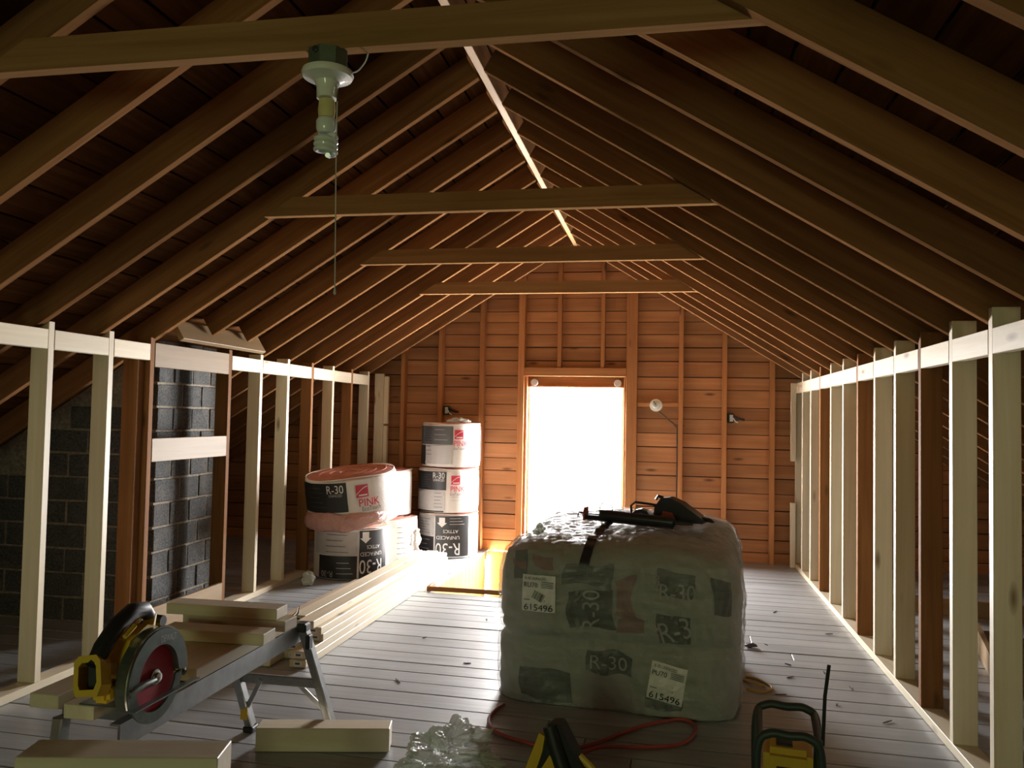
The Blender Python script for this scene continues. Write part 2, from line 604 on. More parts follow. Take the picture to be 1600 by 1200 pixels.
for i in (-3, 1, 4, 7):
    yt = YA + 0.076 + i * S
    h = 0.089
    e = (ZR - ZT) / SL
    xe = XC + e + 0.05
    xl = XC - e - 0.008
    k = h / SL
    me = MB().prism([(xl - 0 - XC, 0), (xe - XC, 0), (xe - k - XC, h), (xl + k - XC, h)], -0.019, 0.019, 'y')
    me.build('collar_tie', M['tie'], ceiling, mtx=T(XC, yt + 0.0192, ZT))

# ---- right knee wall
old_r = (2, 5, 8)
zbr = 1.599
for i in range(-16, 12):
    ys = YA + i * S
    if ys + 0.04 > YG:
        break
    if ys < Y0 + 0.1:
        continue
    mt = M['old'] if i in old_r or i < -3 else M['pine']  # out-of-view studs made dark to cut bounce light
    bx('stud', wall_right, mt, XR, XR + 0.089, ys, ys + 0.0375, 0.038, 1.672, 'z')
    if i < 11 and ys + S + 0.01 < YG:
        bx('blocking', wall_right, M['pine'] if i > -4 else M['old'], XR - 0.001, XR + 0.037, ys + 0.0385, ys + S - 0.001, zbr - 0.089, zbr, 'y')
bx('sole_plate', wall_right, M['pine'], XR, XR + 0.089, Y0, YG - 0.001, 0.0, 0.0375, 'y')
# short doubled pieces in the far right corner
bx('corner_stud', wall_right, M['pine'], XR - 0.045, XR - 0.002, YG - 0.09, YG - 0.052, 0.92, 1.60, 'z')
bx('corner_stud', wall_right, M['pine'], XR - 0.045, XR - 0.002, YG - 0.09, YG - 0.052, 0.002, 0.56, 'z')
bx('corner_stud', wall_right, M['pine'], XR, XR + 0.089, YG - 0.05, YG - 0.012, 0.038, 1.63, 'z')

# ---- left knee wall
YL = 3.2087
zbl = 1.619
idx = [-16, -15, -14, -13, -12, -11, -10, -9, -8, -7, -6, -5, -4, -3, -2, -1, 0, 1, 1.82, 3.79, 4.79, 5.79, 6.8, 7.8, 8.8, 9.8]
old_l = (1.82, 3.79, 6.8, 8.8, -3, -6)
ysl = [(i, YL + i * S) for i in idx if YL + i * S > Y0 + 0.1]
for j, (i, ys) in enumerate(ysl):
    mt = M['old'] if i in old_l or i < -3 else M['pine']  # studs out of view are dark here too, to lower the bounce
    bx('stud', wall_left, mt, XL - 0.089, XL, ys, ys + 0.0375, 0.038, 1.655, 'z')
    if j + 1 < len(ysl) and i != 1.82:
        bx('blocking', wall_left, M['pine'] if i > -4 else M['old'], XL - 0.037, XL + 0.001, ys + 0.0385, ysl[j + 1][1] - 0.001, zbl - 0.089, zbl, 'y')
ya, yb = YL + 1.82 * S, YL + 3.79 * S
bx('sole_plate', wall_left, M['pine'], XL - 0.089, XL, Y0, ya + 0.037, 0, 0.0375, 'y')
bx('sole_plate', wall_left, M['pine'], XL - 0.089, XL, yb, YG - 0.001, 0, 0.0375, 'y')
for z0, z1 in ((1.497, 1.629), (0.979, 1.107)):
    bx('cross_board', wall_left, M['tan'], XL - 0.02, XL + 0.002, ya + 0.039, yb - 0.002, z0, z1, 'y')
board('cross_board', wall_left, M['tan'], (XL + 0.011, ya - 0.02, 0.105), (XL + 0.011, yb - 0.03, 0.105), 0.02, 0.17)
# old stud beside the chimney opening and far corner pieces
bx('stud', wall_left, M['old'], XL - 0.12, XL - 0.031, ya - 0.06, ya - 0.002, 0.038, 1.62, 'z')
bx('corner_stud', wall_left, M['pine'], XL - 0.004, XL + 0.085, YG - 0.15, YG - 0.11, 0.002, 1.645, 'z')
bx('corner_stud', wall_left, M['pine'], XL + 0.087, XL + 0.125, YG - 0.14, YG - 0.10, 1.17, 1.62, 'z')
bx('corner_stud', wall_left, M['pine'], XL + 0.087, XL + 0.125, YG - 0.14, YG - 0.10, 0.002, 1.15, 'z')

# ---- far gable
def zr_top(x):
    return ZTOP + 0.02 - SL * abs(x - XC)
def xspan(z):
    h = (ZTOP + 0.02 - z) / SL
    return XC - h, XC + h
courses = [-0.06, 0.094, 0.207, 0.343, 0.468, 0.615, 0.752, 0.871, 1.014, 1.139, 1.271, 1.380, 1.540, 1.655, 1.799, 1.926, 2.047, 2.162, 2.266, 2.39, 2.515, 2.64, 2.765, 2.89, 3.0]
def gable(parent, y0, y1, holes, matn, jit):
    rg = random.Random(5)
    for z0, z1 in zip(courses[:-1], courses[1:]):
        g = rg.uniform(0.005, 0.010)
        a0, b0 = xspan(z0)
        a1, b1 = xspan(z1 - g)
        if b1 <= a1:
            a1 = b1 = XC
        spans = [(None, None)]
        for (hx0, hx1, hz0, hz1) in holes:
            if z1 > hz0 + 0.02 and z0 < hz1 - 0.02:
                spans = [(None, hx0), (hx1, None)]
        for l, r_ in spans:
            yj = rg.uniform(-jit, jit)
            cx = XC + (-2 if r_ else 1.2 if l else 0)
            P = [(a0 if l is None else l, z0), (b0 if r_ is None else r_, z0), (b1 if r_ is None else r_, z1 - g), (a1 if l is None else l, z1 - g)]
            zc = (z0 + z1) / 2
            MB().prism([(x - cx, z - zc) for x, z in P], y0, y1, 'y').build('siding_board', M[matn], parent, mtx=T(cx, yj, zc))
gable(wall_back, YS, YS + 0.02, [(WX0, WX1, WZ0, WZ1)], 'gable', 0.003)
gable(wall_front, YF - 0.02, YF, [(-1.31, -0.41, 0.50, 1.70)], 'sheath', 0.0)  # unseen wall, dark wood chosen to reduce light bounced forward
def backing(parent, y0, y1, hx0, hx1, hz0, hz1):
    L0, L1 = xspan(-0.1)
    for P in ([(L0, -0.1), (hx0, -0.1), (hx0, zr_top(hx0))], [(hx1, -0.1), (L1, -0.1), (hx1, zr_top(hx1))],
              [(hx0, hz1), (hx1, hz1), (hx1, zr_top(hx1)), (XC, zr_top(XC)), (hx0, zr_top(hx0))],
              [(hx0, -0.1), (hx1, -0.1), (hx1, hz0), (hx0, hz0)]):
        MB().prism(P, y0, y1, 'y').build('backing_sheet', M['dark'], parent)  # sheet added behind the siding, closing its gaps against the sky
backing(wall_back, YS + 0.024, YS + 0.04, WX0, WX1, WZ0, WZ1)
backing(wall_front, YF - 0.045, YF - 0.025, -1.31, -0.41, 0.50, 1.70)
for x0, x1 in ((-2.555, -2.515), (-2.183, -2.143), (-1.778, -1.735), (-1.405, -1.345), (-0.395, -0.295), (0.078, 0.118), (0.462, 0.502), (0.875, 0.915), (1.30, 1.34), (-2.98, -2.94), (-3.4, -3.36), (1.72, 1.76)):
    ztop = min(zr_top(x0), zr_top(x1)) - 0.03
    bx('gable_stud', wall_back, M['gstud'], x0, x1, YG, YS - 0.004, 0.0, ztop, 'z')
for x0 in (-1.037, -0.634):
    bx('cripple_stud', wall_back, M['gstud'], x0, x0 + 0.038, YG + 0.01, YS - 0.004, 1.726, zr_top(x0) - 0.06, 'z')
bx('window_header', wall_back, M['gstud'], -1.344, -0.396, YG - 0.004, YS - 0.004, 1.646, 1.725, 'x')

# ---- far window
window_1 = empty('window_1', kind='structure')
for nm, x0, x1, z0, z1, ax in (('window_jamb', WX0 - 0.014, WX0 + 0.012, WZ0, WZ1, 'z'), ('window_jamb', WX1 - 0.014, WX1 + 0.0, WZ0, WZ1, 'z'),
                               ('window_sill', WX0, WX1, WZ0 - 0.03, WZ0, 'x')):
    bx(nm, window_1, M['gstud'], x0, x1, YG + 0.02, YS + 0.05, z0, z1, ax)
bx('window_head', window_1, M['old'], WX0 + 0.012, WX1 - 0.014, YS - 0.014, YS + 0.03, 1.550, WZ1, 'x')
for x0, x1 in ((WX0 + 0.012, WX0 + 0.032), (WX1 - 0.034, WX1 - 0.014)):
    bx('sash_stile', window_1, M['sill'], x0, x1, YS + 0.0, YS + 0.03, WZ0, 1.575, 'z')
bx('sash_rail', window_1, M['sill'], WX0 + 0.032, WX1 - 0.034, YS + 0.0, YS + 0.03, WZ0, WZ0 + 0.05, 'x')
MB().box(((WX0 + WX1) / 2, YS + 0.015, (WZ0 + 1.6) / 2), (WX1 - WX0 - 0.06, 0.004, 1.6 - WZ0 - 0.05)).build('window_pane', M['glass'], window_1)
for x in (-1.255, -0.475):
    MB().lathe([(0.006, -0.012), (0.032, -0.012), (0.034, -0.004), (0.034, 0.004), (0.03, 0.012), (0.008, 0.012)], 20,
               Matrix.Translation((x, YS - 0.032, 1.588)) @ Matrix.Rotation(R(90), 4, 'X')).build('shade_roller_cap', M['lgrey'], window_1, True)
MB().tube([(WX0 + 0.015, YS - 0.028, 1.552), (WX1 - 0.016, YS - 0.028, 1.552)], 0.008, 8).build('shade_rod', M['gstud'], window_1, True)
sh = MB()
vs, fs = [], []
for i in range(25):
    x = WX0 + 0.03 + (WX1 - WX0 - 0.06) * i / 24
    for j in range(5):
        vs.append((x, YS - 0.022 + 0.003 * math.sin(i * 1.7 + j) * j / 4, 1.550 - 0.125 * j / 4))
for i in range(24):
    for j in range(4):
        fs.append((i * 5 + j, i * 5 + j + 1, i * 5 + j + 6, i * 5 + j + 5))
sh.add(vs, fs).build('shade_cloth', M['shade'], window_1, True)

# ---- window behind the camera
window_2 = empty('window_2', kind='structure')
for x0, x1 in ((-1.31, -1.27), (-0.45, -0.41)):
    bx('window_jamb', window_2, M['gstud'], x0, x1, YF - 0.03, YF + 0.03, 0.50, 1.70, 'z')
for z0, z1 in ((0.50, 0.54), (1.66, 1.70), (1.08, 1.12)):
    bx('sash_rail', window_2, M['gstud'], -1.27, -0.45, YF - 0.03, YF + 0.0, z0, z1, 'x')
MB().box((-0.86, YF - 0.02, 1.10), (0.86, 0.004, 1.16)).build('window_pane', M['opaque_pane'], window_2)  # opaque pane added to block the sky behind the camera

# ------------------------------------------------------------------ block chimney behind the left knee wall
CX, CY0, CY1, CXL = -2.95, 4.30, 4.965, -4.12
chim = thing('chimney', 'dark cinder block chimney standing behind the left knee wall framing', 'chimney', T(CX, CY0, 0))
P = [(CXL + 0.006, 0.0), (CX - 0.006, 0.0), (CX - 0.006, zr_top(CX)), (CXL + 0.006, zr_top(CXL))]
MB().prism([(x - CX, z) for x, z in P], 0.006, CY1 - CY0 - 0.006, 'y').build('mortar_core', M['mortar'], chim)
_blk = {}
def block(lx, ly, lz, c):
    k = (round(lx, 3), round(ly, 3), round(lz, 3))
    if k not in _blk:
        _blk[k] = MB().bbox((0, 0, 0), (lx, ly, lz), 0.006).mesh('block', M['block'])
    o = bpy.data.objects.new('block', _blk[k])
    COL.objects.link(o)
    o.parent = chim
    o.matrix_basis = T(c[0] - CX, c[1] - CY0, c[2], rnd.uniform(-0.02, 0.02), rnd.uniform(-0.02, 0.02), rnd.uniform(-0.02, 0.02))
ch, z, row = 0.142, 0.002, 0
while z < 1.72:
    # room side
    cuts = [0, 0.16, 0.36, 0.56, 0.665] if row % 2 == 0 else [0, 0.26, 0.46, 0.665]
    for a, b in zip(cuts[:-1], cuts[1:]):
        block(0.05, b - a - 0.009, ch - 0.010, (CX - 0.025 + rnd.uniform(-0.003, 0.003), CY0 + (a + b) / 2, z + ch / 2))
    # side facing the camera, up to the roof
    x = CX - 0.051 - (0.13 if row % 2 else 0.26)
    x1 = CX - 0.055
    while x1 > CXL + 0.05:
        x = max(x, CXL)
        if z + ch < zr_top(x) - 0.03:
            block(x1 - x - 0.009, 0.05, ch - 0.010, ((x + x1) / 2, CY0 + 0.025 + rnd.uniform(-0.003, 0.003), z + ch / 2))
        x1, x = x, x - 0.27
    z += ch
    row += 1
nL = Vector((-math.sin(TH), 0, math.cos(TH)))
board('header_board', ceiling, M['tan'], (-2.695, 4.08, zu(-2.695) + 0.02), (-2.695, 5.02, zu(-2.695) + 0.02), 0.03, 0.125, nL)

# ------------------------------------------------------------------ rolls of insulation
def on_cyl(vs, Rr, a, z, flip=False, off=0.0):
    out = []
    for v in vs:
        x, y = (-v.x, -v.y) if flip else (v.x, v.y)
        t = a + x / Rr
        out.append(((Rr + off) * math.sin(t), -(Rr + off) * math.cos(t), z + y))
    return out

def make_roll(name, label, mtx, Rr, H, prints, seed=0, cat='insulation roll', group='rolls of wrapped insulation', torn=False):
    root = thing(name, label, cat, mtx, group)
    n = 56
    prof = [(Rr * 0.93, 0.0), (Rr * 0.985, 0.006), (Rr, 0.03), (Rr * 1.0, H * 0.35), (Rr * 1.0, H * 0.65), (Rr * 1.0, H - 0.03), (Rr * 0.99, H - 0.008), (Rr * 0.955, H)]
    b = MB().lathe(prof, n)
    vs = []
    for v in b.v:
        p = Vector(v)
        k = noise.noise(Vector((p.x * 5 + seed * 3.1, p.y * 5, p.z * 7))) * 0.004
        d = Vector((p.x, p.y, 0)).normalized()
        vs.append(tuple(p + d * k))
    b.v = vs
    body = b.build('bag_body', M['bag'], root, True)
    # spiral end of pink batting
    MB().lathe([(Rr * 0.05, H + 0.004), (Rr * 0.3, H + 0.010), (Rr * 0.6, H + 0.006), (Rr * 0.90, H + 0.009), (Rr * 0.962, H + 0.003), (Rr * 0.95, H - 0.01)], 40).build('batting_end', M['pink'], root, True)
    sp = []
    for i in range(90):
        t = i / 89 * 2 * math.pi * 3.3
        rr = Rr * (0.12 + 0.74 * i / 89)
        sp.append((rr * math.cos(t), rr * math.sin(t), H + 0.009))
    MB().tube(sp, 0.006, 5).build('batting_coil', M['pink'], root, True)
    # loose rim of plastic round the top
    rim = []
    for i in range(n):
        t = 2 * math.pi * i / n
        rim.append(((Rr * 0.965 + 0.006 * math.sin(5 * t + seed)) * math.cos(t), (Rr * 0.965 + 0.006 * math.sin(5 * t + seed)) * math.sin(t), H + 0.004 + 0.006 * math.sin(3 * t + seed)))
    MB().tube(rim, 0.005, 6, closed=True).build('plastic_rim', M['bag'], root, True)
    for pr in prints:
        kind = pr[0]
        if kind == 'patch':
            _, mt, a0, a1, z0, z1, off = pr
            m = max(2, int(abs(a1 - a0) / 4))
            vs, fs = [], []
            for i in range(m + 1):
                t = R(a0 + (a1 - a0) * i / m)
                for j in range(4):
                    zz = z0 + (z1 - z0) * j / 3
                    for q in (off, off - 0.006):
                        vs.append(((Rr + q) * math.sin(t), -(Rr + q) * math.cos(t), zz))
            w = 8
            for i in range(m):
                for j in range(3):
                    o = i * w + j * 2
                    fs.append((o, o + 2, o + w + 2, o + w))
                    fs.append((o + 1, o + w + 1, o + w + 3, o + 3))
            MB().add(vs, fs).build('printed_panel', M[mt], body, True)
        elif kind == 'text':
            _, mt, body_t, a, z, h, wd_, flip = pr
            vs, fs = text_mesh(body_t, h, wd_)
            MB().add(on_cyl(vs, Rr, R(a), z, flip, 0.0105), fs).build('lettering', M[mt], body)
        elif kind == 'logo':
            _, a, z, s_, flip = pr
            vs = [Vector((s_ * (i / 6 - 0.5), s_ * (j - 0.5), 0)) for i in range(7) for j in (0, 1)]
            fs = [(2 * i, 2 * i + 2, 2 * i + 3, 2 * i + 1) for i in range(6)]
            lg = MB().add(on_cyl(vs, Rr, R(a), z, flip, 0.008), fs).build('logo_square', M['red'], body)
            arc, st = [], []
            for i in range(11):
                t = i / 10
                for q in (0.0, 0.07):
                    arc.append(Vector((s_ * (-0.5 + 0.95 * t), s_ * (-0.30 + 0.62 * math.sin(t * 1.5) ** 1.0 + q), 0)))
            MB().add(on_cyl(arc, Rr, R(a), z, flip, 0.0105), [(2 * i, 2 * i + 2, 2 * i + 3, 2 * i + 1) for i in range(10)]).build('logo_arc', M['white'], body)
            st = [Vector((s_ * (-0.3 + 0.7 * i / 4), s_ * (-0.38 + 0.12 * j), 0)) for i in range(5) for j in (0, 1)]
            MB().add(on_cyl(st, Rr, R(a), z, flip, 0.0105), [(2 * i, 2 * i + 2, 2 * i + 3, 2 * i + 1) for i in range(4)]).build('logo_bar', M['white'], body)
        elif kind == 'arrow':
            _, a, z, s_ = pr
            vs = [Vector(q) * s_ for q in ((-0.3, 0.5, 0), (0.3, 0.5, 0), (0.3, -0.05, 0), (0.5, -0.05, 0), (0, -0.5, 0), (-0.5, -0.05, 0), (-0.3, -0.05, 0))]
            MB().add(on_cyl(vs, Rr, R(a), z, False, 0.0105), [tuple(range(7))]).build('printed_arrow', M['white'], body)
        elif kind == 'lines':
            _, mt, a0, a1, z0, z1, k = pr
            for q in range(k):
                zz = z0 + (z1 - z0) * q / max(1, k - 1)
                e = a1 - (a1 - a0) * ((q * 37) % 5) * 0.06
                m = max(2, int((e - a0) / 5))
                vs = [Vector((R(a0 + (e - a0) * i / m) * Rr, 0.004 * j, 0)) for i in range(m + 1) for j in (0, 1)]
                MB().add(on_cyl(vs, Rr, 0, zz, False, 0.0105), [(2 * i, 2 * i + 2, 2 * i + 3, 2 * i + 1) for i in range(m)]).build('small_print', M[mt], body)
    return root

RS, HS = 0.27, 0.378
face = math.atan2(1.97, 7.25)          # turn so that angle 0 looks at the viewer
sx, sy = -1.97, YG - RS - 0.012
p_up = [('patch', 'black', -92, -6, 0.20, 0.362, 0.005), ('text', 'white', 'R-30', -20, 0.328, 0.052, 0.105, False), ('text', 'white', 'UNFACED', -20, 0.288, 0.020, 0.10, False),
        ('lines', 'dgrey', -62, -36, 0.225, 0.33, 6), ('patch', 'lgrey', -78, -8, 0.028, 0.192, 0.005), ('lines', 'dgrey', -28, -12, 0.05, 0.17, 5),
        ('logo', 11, 0.290, 0.078, False), ('text', 'red', 'PINK', 15, 0.212, 0.046, 0.125, False), ('text', 'dgrey', 'EcoTouch', 12, 0.168, 0.026, 0.10, False),
        ('lines', 'lgrey', 4, 18, 0.11, 0.14, 2), ('patch', 'dgrey', 74, 96, 0.05, 0.30, 0.005), ('patch', 'black', -74, -10, 0.008, 0.018, 0.005)]
p_dn = [('patch', 'lgrey', -80, -28, 0.20, 0.362, 0.005), ('lines', 'dgrey', -70, -35, 0.22, 0.34, 6), ('patch', 'black', -90, -28, 0.02, 0.19, 0.005), ('lines', 'lgrey', -66, -34, 0.04, 0.16, 4),
        ('patch', 'black', -25, 40, 0.02, 0.372, 0.005), ('text', 'white', 'R-30', -1, 0.085, 0.105, 0.21, True), ('text', 'white', 'UNFACED', -1, 0.185, 0.030, 0.20, True),
        ('text', 'white', 'ATTICS', 4, 0.240, 0.028, 0.13, True), ('arrow', -12, 0.318, 0.085), ('lines', 'lgrey', 2, 30, 0.30, 0.35, 3)]
make_roll('insulation_roll', 'upside-down roll at the bottom of the tall stack by the gable wall', T(sx, sy, 0.002, face), RS, HS, p_dn, 1)
make_roll('insulation_roll', 'upright wrapped roll in the middle of the tall stack of three', T(sx - 0.006, sy - 0.006, HS + 0.024, face + 0.03), RS * 1.015, HS, p_up, 2)
p_top = [('patch', 'dgrey', -92, 2, 0.20, 0.362, 0.005), ('lines', 'black', -60, -40, 0.23, 0.34, 6), ('lines', 'lgrey', -34, -8, 0.24, 0.33, 3), ('patch', 'lgrey', -56, 2, 0.028, 0.192, 0.005),
         ('patch', 'black', -92, -60, 0.02, 0.19, 0.005), ('lines', 'dgrey', -54, -40, 0.11, 0.18, 3), ('logo', 13, 0.290, 0.078, False), ('text', 'red', 'PINK', 17, 0.212, 0.046, 0.125, False),
         ('text', 'dgrey', 'EcoTouch', 14, 0.168, 0.026, 0.10, False), ('patch', 'dgrey', 76, 96, 0.05, 0.33, 0.005)]
r3 = make_roll('insulation_roll', 'topmost roll of the tall stack with a crumpled plastic tuft on top', T(sx + 0.012, sy - 0.012, 2 * HS + 0.047, face + 0.02), RS * 0.985, HS, p_top, 3)

def crumple(name, mat, parent, c, dims, seed, n=22, amp=0.35, mtx=None, fine=0.35):
    """closed crumpled lump of sheet plastic"""
    vs, fs = [], []
    for i in range(n + 1):
        th = math.pi * i / n
        for j in range(2 * n):
            ph = math.pi * j / n
            d = Vector((math.sin(th) * math.cos(ph), math.sin(th) * math.sin(ph), math.cos(th)))
            k = 1 + amp * (noise.noise(d * 1.9 + Vector((seed, 0, 0))) + 0.6 * abs(noise.noise(d * 3.7 + Vector((0, seed, 0)))) + fine * abs(noise.noise(d * 9 + Vector((0, 0, seed)))) - 0.3)
            p = Vector((d.x * dims[0], d.y * dims[1], d.z * dims[2])) * k
            vs.append(p + Vector(c))
    for i in range(n):
        for j in range(2 * n):
            j2 = (j + 1) % (2 * n)
            fs.append((i * 2 * n + j, i * 2 * n + j2, (i + 1) * 2 * n + j2, (i + 1) * 2 * n + j))
    zmin = min(v.z for v in vs)
    m = MB().add(vs, fs)
    bm = bmesh.new()
    me = m.mesh(name, mat)
    bm.from_mesh(me)
    bmesh.ops.remove_doubles(bm, verts=bm.verts[:], dist=1e-5)
    bm.to_mesh(me)
    bm.free()
    o = bpy.data.objects.new(name, me)
    COL.objects.link(o)
    if parent:
        o.parent = parent
    if mtx is not None:
        o.matrix_basis = mtx
    return o
crumple('plastic_tuft', M['clear'], r3, (0.06, -0.05, HS + 0.03), (0.10, 0.07, 0.03), 4.2, 14)

# low pile against the left knee wall
fp = math.atan2(2.45, 6.1)
p_b = [('patch', 'lgrey', -66, 8, 0.19, 0.362, 0.005), ('lines', 'dgrey', -40, -5, 0.21, 0.34, 4), ('patch', 'black', -55, 8, 0.012, 0.182, 0.005), ('text', 'lgrey', 'R-30', -38, 0.045, 0.045, 0.10, True),
       ('lines', 'lgrey', -22, 2, 0.05, 0.13, 3), ('patch', 'black', 11, 62, 0.012, 0.372, 0.005), ('text', 'white', 'R-30', 30, 0.10, 0.105, 0.19, True), ('text', 'white', 'UNFACED', 30, 0.195, 0.030, 0.18, True),
       ('text', 'white', 'ATTICS', 33, 0.248, 0.026, 0.11, True), ('arrow', 20, 0.32, 0.085)]
make_roll('insulation_roll', 'upside-down roll on the floor under the tilted pink-ended roll', T(-2.455, 6.14, 0.002, fp), 0.29, HS, p_b, 5)
p_t = [('patch', 'black', -85, -6, 0.13, 0.345, 0.005), ('text', 'white', 'R-30', -20, 0.30, 0.060, 0.125, False), ('text', 'lgrey', 'UNFACED', -20, 0.255, 0.020, 0.10, False), ('lines', 'dgrey', -60, -34, 0.17, 0.31, 5),
       ('logo', 12, 0.270, 0.090, False), ('text', 'red', 'PINK', 20, 0.185, 0.055, 0.155, False), ('text', 'dgrey', 'EcoTouch', 22, 0.138, 0.032, 0.14, False), ('lines', 'dgrey', 58, 84, 0.10, 0.30, 6)]
rt_ = make_roll('insulation_roll', 'tilted roll with open pink end lying on top of the low pile', T(-2.375, 5.99, 0.452, fp, R(5), R(-7)), 0.345, 0.36, p_t, 6)
# pink batting bulging out of the torn bottom wrap
vs, fs = [], []
for i in range(41):
    t = R(-118 + 168 * i / 40)
    env = math.sin(math.pi * i / 40) ** 0.55
    for j in range(12):
        a = 2 * math.pi * j / 12
        rr = 0.330 + (0.052 * env + 0.004) * math.cos(a)
        zz = 0.055 + (0.072 * env + 0.004) * math.sin(a) + 0.02 * noise.noise(Vector((i * 0.22, 3.0, 0)))
        k = 1 + 0.05 * noise.noise(Vector((t * 7, math.cos(a) * 1.5, math.sin(a) * 1.5))) + 0.03 * abs(noise.noise(Vector((t * 19, math.cos(a) * 3, math.sin(a) * 3))))
        vs.append((rr * k * math.sin(t), -rr * k * math.cos(t), zz))
for i in range(40):
    for j in range(12):
        j2 = (j + 1) % 12
        fs.append((i * 12 + j, i * 12 + j2, (i + 1) * 12 + j2, (i + 1) * 12 + j))
fs += [tuple(range(11, -1, -1)), tuple(range(480, 492))]
MB().add(vs, fs).build('batting_bulge', M['pinkwrap'], rt_, True)
p_c = [('patch', 'dgrey', -50, 24, 0.20, 0.362, 0.005), ('lines', 'black', -44, -10, 0.23, 0.34, 5), ('patch', 'dgrey', -60, -48, 0.02, 0.36, 0.005)]
make_roll('insulation_roll', 'upright roll standing at the back of the low pile beside the knee wall', T(-2.44, 6.83, 0.398, math.atan2(2.4, 6.8)), 0.235, HS, p_c, 8)
p_d = [('arrow', 18, 0.27, 0.10), ('patch', 'dgrey', -30, 4, 0.06, 0.35, 0.005), ('lines', 'dgrey', 22, 70, 0.06, 0.32, 7)]
r4 = make_roll('insulation_roll', 'roll in torn plastic on the floor at the back of the low pile', T(-2.40, 6.72, 0.002, math.atan2(2.4, 6.8)), 0.285, HS, p_d, 9)
crumple('torn_plastic', M['bag'], r4, (0.24, -0.06, 0.20), (0.07, 0.10, 0.12), 1.3, 16, 0.6)
crumple('torn_plastic', M['bag'], r4, (0.28, -0.12, 0.06), (0.08, 0.09, 0.05), 6.3, 16, 0.6)

# small crumpled cup beside the low pile
crumple('crushed_cup', M['clear'], None, (0, 0, 0), (0.05, 0.045, 0.05), 3.3, 12, 0.4, T(-2.58, 5.62, 0.055))
tag(bpy.data.objects['crushed_cup'], 'small crumpled plastic cup beside the low pile of rolls', 'litter')

# ------------------------------------------------------------------ long lumber stack
def lum(label, mat, x0, x1, y0, y1, z0, z1, group, name='lumber_board', tagged=True, rz=0.0):
    l = y1 - y0
    o = bpy.data.objects.new(name, lumber_mesh(l, x1 - x0, z1 - z0, mat))
    COL.objects.link(o)
    o.matrix_basis = T((x0 + x1) / 2, (y0 + y1) / 2, (z0 + z1) / 2, R(90) + rz)
    tag(o, label, 'lumber', group)
    if tagged:
        MB().bbox((-l / 2 - 0.0008, 0.0, 0.0), (0.0015, 0.042, 0.022), 0.0003).build('paper_tag', M['white'], o)
        MB().bbox((-l / 2 - 0.0018, 0.0, 0.001), (0.001, 0.026, 0.010), 0.0002).build('tag_print', M['dgrey'], o)
    return o
w4, t4 = 0.0885, 0.0378
layers = [
    ('bottom layer of the long lumber stack', 0.001, [(-1.840, 3.82, 6.42), (-1.931, 3.95, 6.40), (-2.022, 3.80, 6.40)]),
    ('second layer up in the long lumber stack', 0.040, [(-1.842, 3.83, 6.43), (-1.933, 3.96, 6.36)]),
    ('third layer up in the long lumber stack', 0.079, [(-1.840, 4.02, 6.44), (-1.931, 4.05, 6.42), (-2.022, 4.10, 6.40)]),
    ('fourth layer up in the long lumber stack', 0.118, [(-1.843, 4.00, 6.42), (-1.934, 4.02, 6.40), (-2.025, 4.05, 6.38)]),
    ('top layer of the long lumber stack', 0.157, [(-1.868, 3.96, 6.25), (-1.960, 4.06, 6.22)]),
]
for nm, z0, bs in layers:
    for q, (x0, y0, y1) in enumerate(bs):
        where = ('right-hand', 'middle' if len(bs) == 3 else 'left-hand', 'left-hand')[q]
        lum('pale ' + where + ' two-by-four in the ' + nm, M['pine'], x0, x0 + w4, y0, y1, z0, z0 + t4, nm)
lum('weathered brown plank lying flat beside the long lumber stack', M['brownpaper'], -2.32, -2.12, 4.55, 5.86, 0.0, 0.018, None, 'loose_plank', False, R(-1.0))
lum('narrow brown strip lying between the flat plank and the lumber stack', M['tan'], -2.10, -2.03, 4.55, 6.3, 0.0, 0.03, None, 'loose_strip', False)

# ------------------------------------------------------------------ aluminium work platform
PX0, PX1, PY0, PY1, PZ = -1.685, -1.375, 1.90, 2.98, 0.455
plat = thing('work_platform', 'folding aluminium work platform with splayed legs carrying the circular saw', 'work platform', T((PX0 + PX1) / 2, (PY0 + PY1) / 2, 0))
hx, hy = (PX1 - PX0) / 2, (PY1 - PY0) / 2
def rail(x, ylo):
    s = 1 if x > 0 else -1
    poly = [(x, PZ), (x - s * 0.03, PZ), (x - s * 0.03, PZ - 0.006), (x - s * 0.005, PZ - 0.006), (x - s * 0.005, PZ - 0.060), (x - s * 0.02, PZ - 0.060), (x - s * 0.02, PZ - 0.065), (x, PZ - 0.065)]
    MB().prism(poly, ylo, hy, 'y').build('side_rail', M['alu'], plat)
rail(hx, -hy)
rail(-hx, 2.07 - (PY0 + PY1) / 2)
NE = 2.07 - (PY0 + PY1) / 2                       # the deck starts behind the rail tips
for q in range(5):
    MB().bbox((-hx + 0.05 + q * 0.0525, (hy + NE) / 2, PZ - 0.006), (0.049, hy - NE - 0.01, 0.011), 0.002).build('deck_slat', M['alu'], plat)
for yy in (hy - 0.008, NE):
    MB().bbox((0, yy, PZ - 0.035), (2 * hx - 0.012, 0.014, 0.05), 0.002).build('end_bar', M['alu'], plat)
pcx, pcy = (PX0 + PX1) / 2, (PY0 + PY1) / 2
